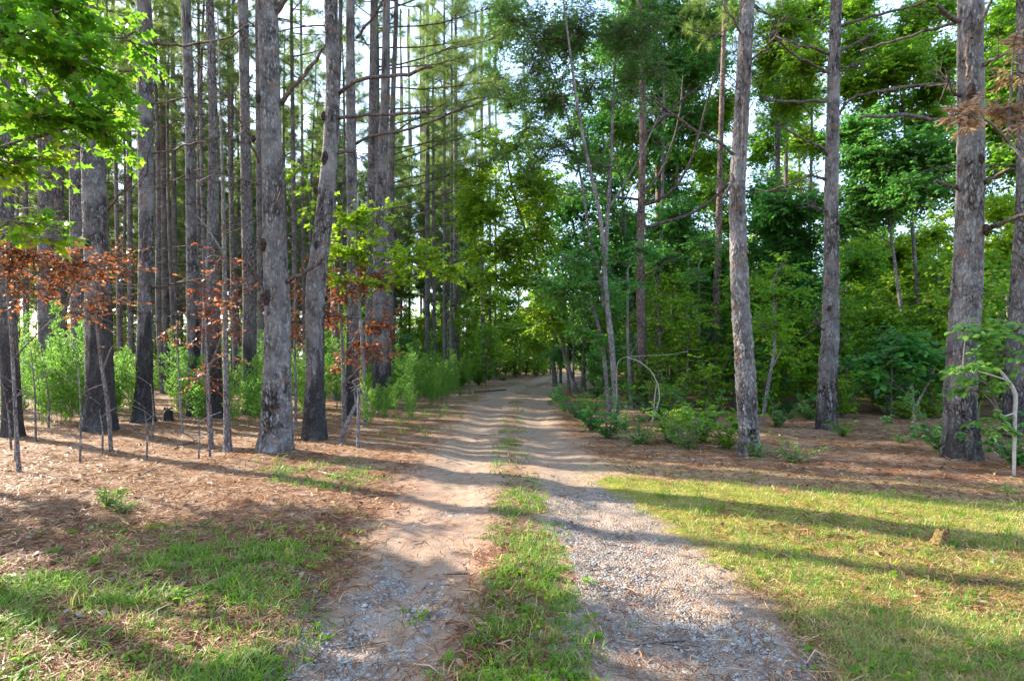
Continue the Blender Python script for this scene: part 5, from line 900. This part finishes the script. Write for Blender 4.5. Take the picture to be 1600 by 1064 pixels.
while n < 95 and tries < 5000:             # leafy bushes under the left pines
    tries += 1; y = 24 + 26 * rng.random() ** 1.2; px = rng.uniform(-60, 790) if n < 50 else rng.uniform(540, 790); x = (px - CX) / FPX * y
    if x > np.interp(y, TY, TL) - 1.6: continue
    n += 1; place(SH[[3, 3, 1, 2][n % 4]], x, y, rng.uniform(0, 6.28), rng.uniform(.7, 1.15) if n % 4 < 2 else 1.4, ['leafy green bush ', 'leafy green bush ', 'small light bush ', 'fine-leaved bush '][n % 4] + ('far back ' if y > 26 else '') + where(x, y), 'shrub', 'bushes under the left pines')
n = 0; tries = 0
while n < 110 and tries < 5000:             # shade shrubs of the right-hand woods
    tries += 1; y = 14 + 30 * rng.random() ** 1.2; px = rng.uniform(900, 1750) if n < 60 else rng.uniform(1160, 1600); x = (px - CX) / FPX * y
    if x < np.interp(y, TY, TR) + 1.8: continue
    if y < 17 and rng.random() < .5: continue
    n += 1; place(SH[[3, 0, 3, 1][n % 4]], x, y, rng.uniform(0, 6.28), rng.uniform(.7, 1.2), ['leafy shaded shrub ', 'low dark shrub ', 'leafy shaded shrub ', 'low green shrub '][n % 4] + ('far back ' if y > 26 else '') + where(x, y), 'shrub', 'shade shrubs of the right-hand woods')
# ------------------------------------------------------------------ dead wood, stumps, vine
rng = np.random.default_rng(116); random.seed(116)
def log(name, label, cat, pts, r, mat='limb', ns=8):
    P = np.array([[*W(x, y, D(y))[:2], 0] for x, y in pts]); 
    for i in range(len(P)): P[i][2] = g1(P[i][0], P[i][1]) + r * .7
    b = P[0].copy(); P = smoothpath(P - b, 14); P[1:-1] += rng.normal(0, r * .15, (12, 3)); m = MB(); tube(m, P, np.linspace(r, r * .6, 14), ns, .2); o = m.build(name, M[mat], smooth=False); o.location = b; return tag(o, label, cat)
log('fallen_log', 'pale fallen log lying left of the slim pines by the track', 'log', [(668,605),(692,606),(700,607)], .06, 'palewood')
log('fallen_log', 'dark fallen log on the grassy verge at the track bend', 'log', [(742,617),(770,616),(790,614)], .05)
log('fallen_branch', 'fallen pale stick in the grass below the forked pine', 'stick', [(498,738),(520,743),(545,747)], .012, 'palewood')
log('fallen_branch', 'dark stick on the straw left of the forked pine', 'stick', [(272,700),(300,688),(318,682)], .014)
log('fallen_branch', 'thin grey stick lying in the left foreground straw', 'stick', [(212,748),(235,735),(250,730)], .009, 'palewood')
log('fallen_branch', 'thin stick on the straw between the big pines', 'stick', [(575,650),(590,655),(604,652)], .02)
for i, (a, b, l_) in enumerate([((1090,588),(1150,592),'long fallen log in the shade behind the leaning scaly pine'), ((1320,596),(1350,598),'short pale log right of the knotted pine')]): log('fallen_log', l_, 'log', [a, ((a[0]+b[0])/2, (a[1]+b[1])/2 + 1), b], .09)
def stump(label, px, py, r, h, mat, d=None, tilt=0):
    q = W(px, py, d or D(py)); t = empty('tree_stump', (q[0], q[1], g1(q[0], q[1])), label, 'stump'); ns = 18; zs = [-.03, .02, h * .4, h * .8, h, h * .97, h * .9]; rs = [1.5, 1.2, 1.02, .97, .9, .7, .2]; th = np.arange(ns) * 6.283 / ns
    jag = 1 + .22 * (fbm(th * 2, th * 0 + px, 3, 3) - .5) * 2; V = np.stack([np.stack([np.cos(th) * r * f * jag + tilt * z, np.sin(th) * r * f * jag, z * (1 + (.55 * (vn(th * 2.4, th * 0 + px, 8) - .4) if z > h * .7 else 0)) + 0 * th], 1) for z, f in zip(zs, rs)])
    i = np.arange(6)[:, None] * ns; j = np.arange(ns)[None]; j2 = (j + 1) % ns; m = MB(); m.add(V, [np.stack([i + j, i + j2, i + ns + j2, i + ns + j], -1).reshape(-1, 4), (6 * ns + np.arange(ns))[None]]); m.build('stump_wood', M[mat], t)
    return t
stump('small charred black stump between the two left pines', 262, 660, .105, .27, 'charwood')
stump('short mossy rotten stump in the sunny clearing on the right', 1466, 848, .05, .115, 'mosswood', tilt=.35)
stump('dark low stump in the straw behind the forked pine', 283, 636, .09, .15, 'charwood')
q = W(1487, 838, D(846)); place(SH[1], q[0], q[1], 0, .16, 'tiny green seedling beside the mossy stump', 'seedling', None)
q = W(168, 775, D(790)); place(SH[1], q[0], q[1], 2, .40, 'bright small weed alone on the straw in the left foreground', 'weed plant', None)
q = W(190, 790, D(798)); place(SH[2], q[0], q[1], 2, .40, 'pale yellow-green weed beside the bright weed on the left straw', 'weed plant', None)
def vine(label, pts, w_, d=13.5):
    P = np.array([W(x, y, d + dd) for x, y, dd in pts]); b = np.array([P[0][0], P[0][1], g1(P[0][0], P[0][1])]); P[0][2] = b[2]; P = smoothpath(P - b, 26); m = MB(); tube(m, P, np.linspace(w_, w_ * .5, 26), 6, .1); o = m.build('vine', M['palewood'], smooth=True); o.location = b; tag(o, label, 'vine')
vine('pale woody vine arching out of the shrubs right of the oak', [(1018,648,0),(1026,638,0),(1031,622,0),(1028,600,0),(1018,580,0),(1000,565,0),(980,558,0)], .016)
vine('long thin pale tendril curving across the red-barked pine', [(962,640,.3),(964,590,.2),(964,565,0),(972,558,0),(1000,556,-.2),(1040,555,-.3),(1075,549,-.5)], .007)
vine('short bent pale vine beside the arching one', [(1019,624,0),(1024,612,0),(1026,600,0)], .014)
# leaning dead trunk by the bend
hardwood('pale dead trunk leaning right among the slim pines', 722, 590, [[(722,590,0,5),(728,560,0,5),(734,520,0,4),(742,480,0,3)]], [], bark='palewood', name='dead_tree', cat='dead tree')
hardwood('thin lone sapling post on the grassy bend of the track', 812, 587, [[(812,587,0,4),(812,560,0,3.5),(814,525,0,3),(816,480,0,2)]], [(812,470,0,24,22,1,50)], name='sapling', cat='sapling', L0=.16)
# prototypes that no place used are dropped
for o in [o for o in C.objects if o.parent is None and o.type == 'EMPTY' and 'label' not in o.keys()]:
    for c in list(o.children): bpy.data.objects.remove(c)
    bpy.data.objects.remove(o)
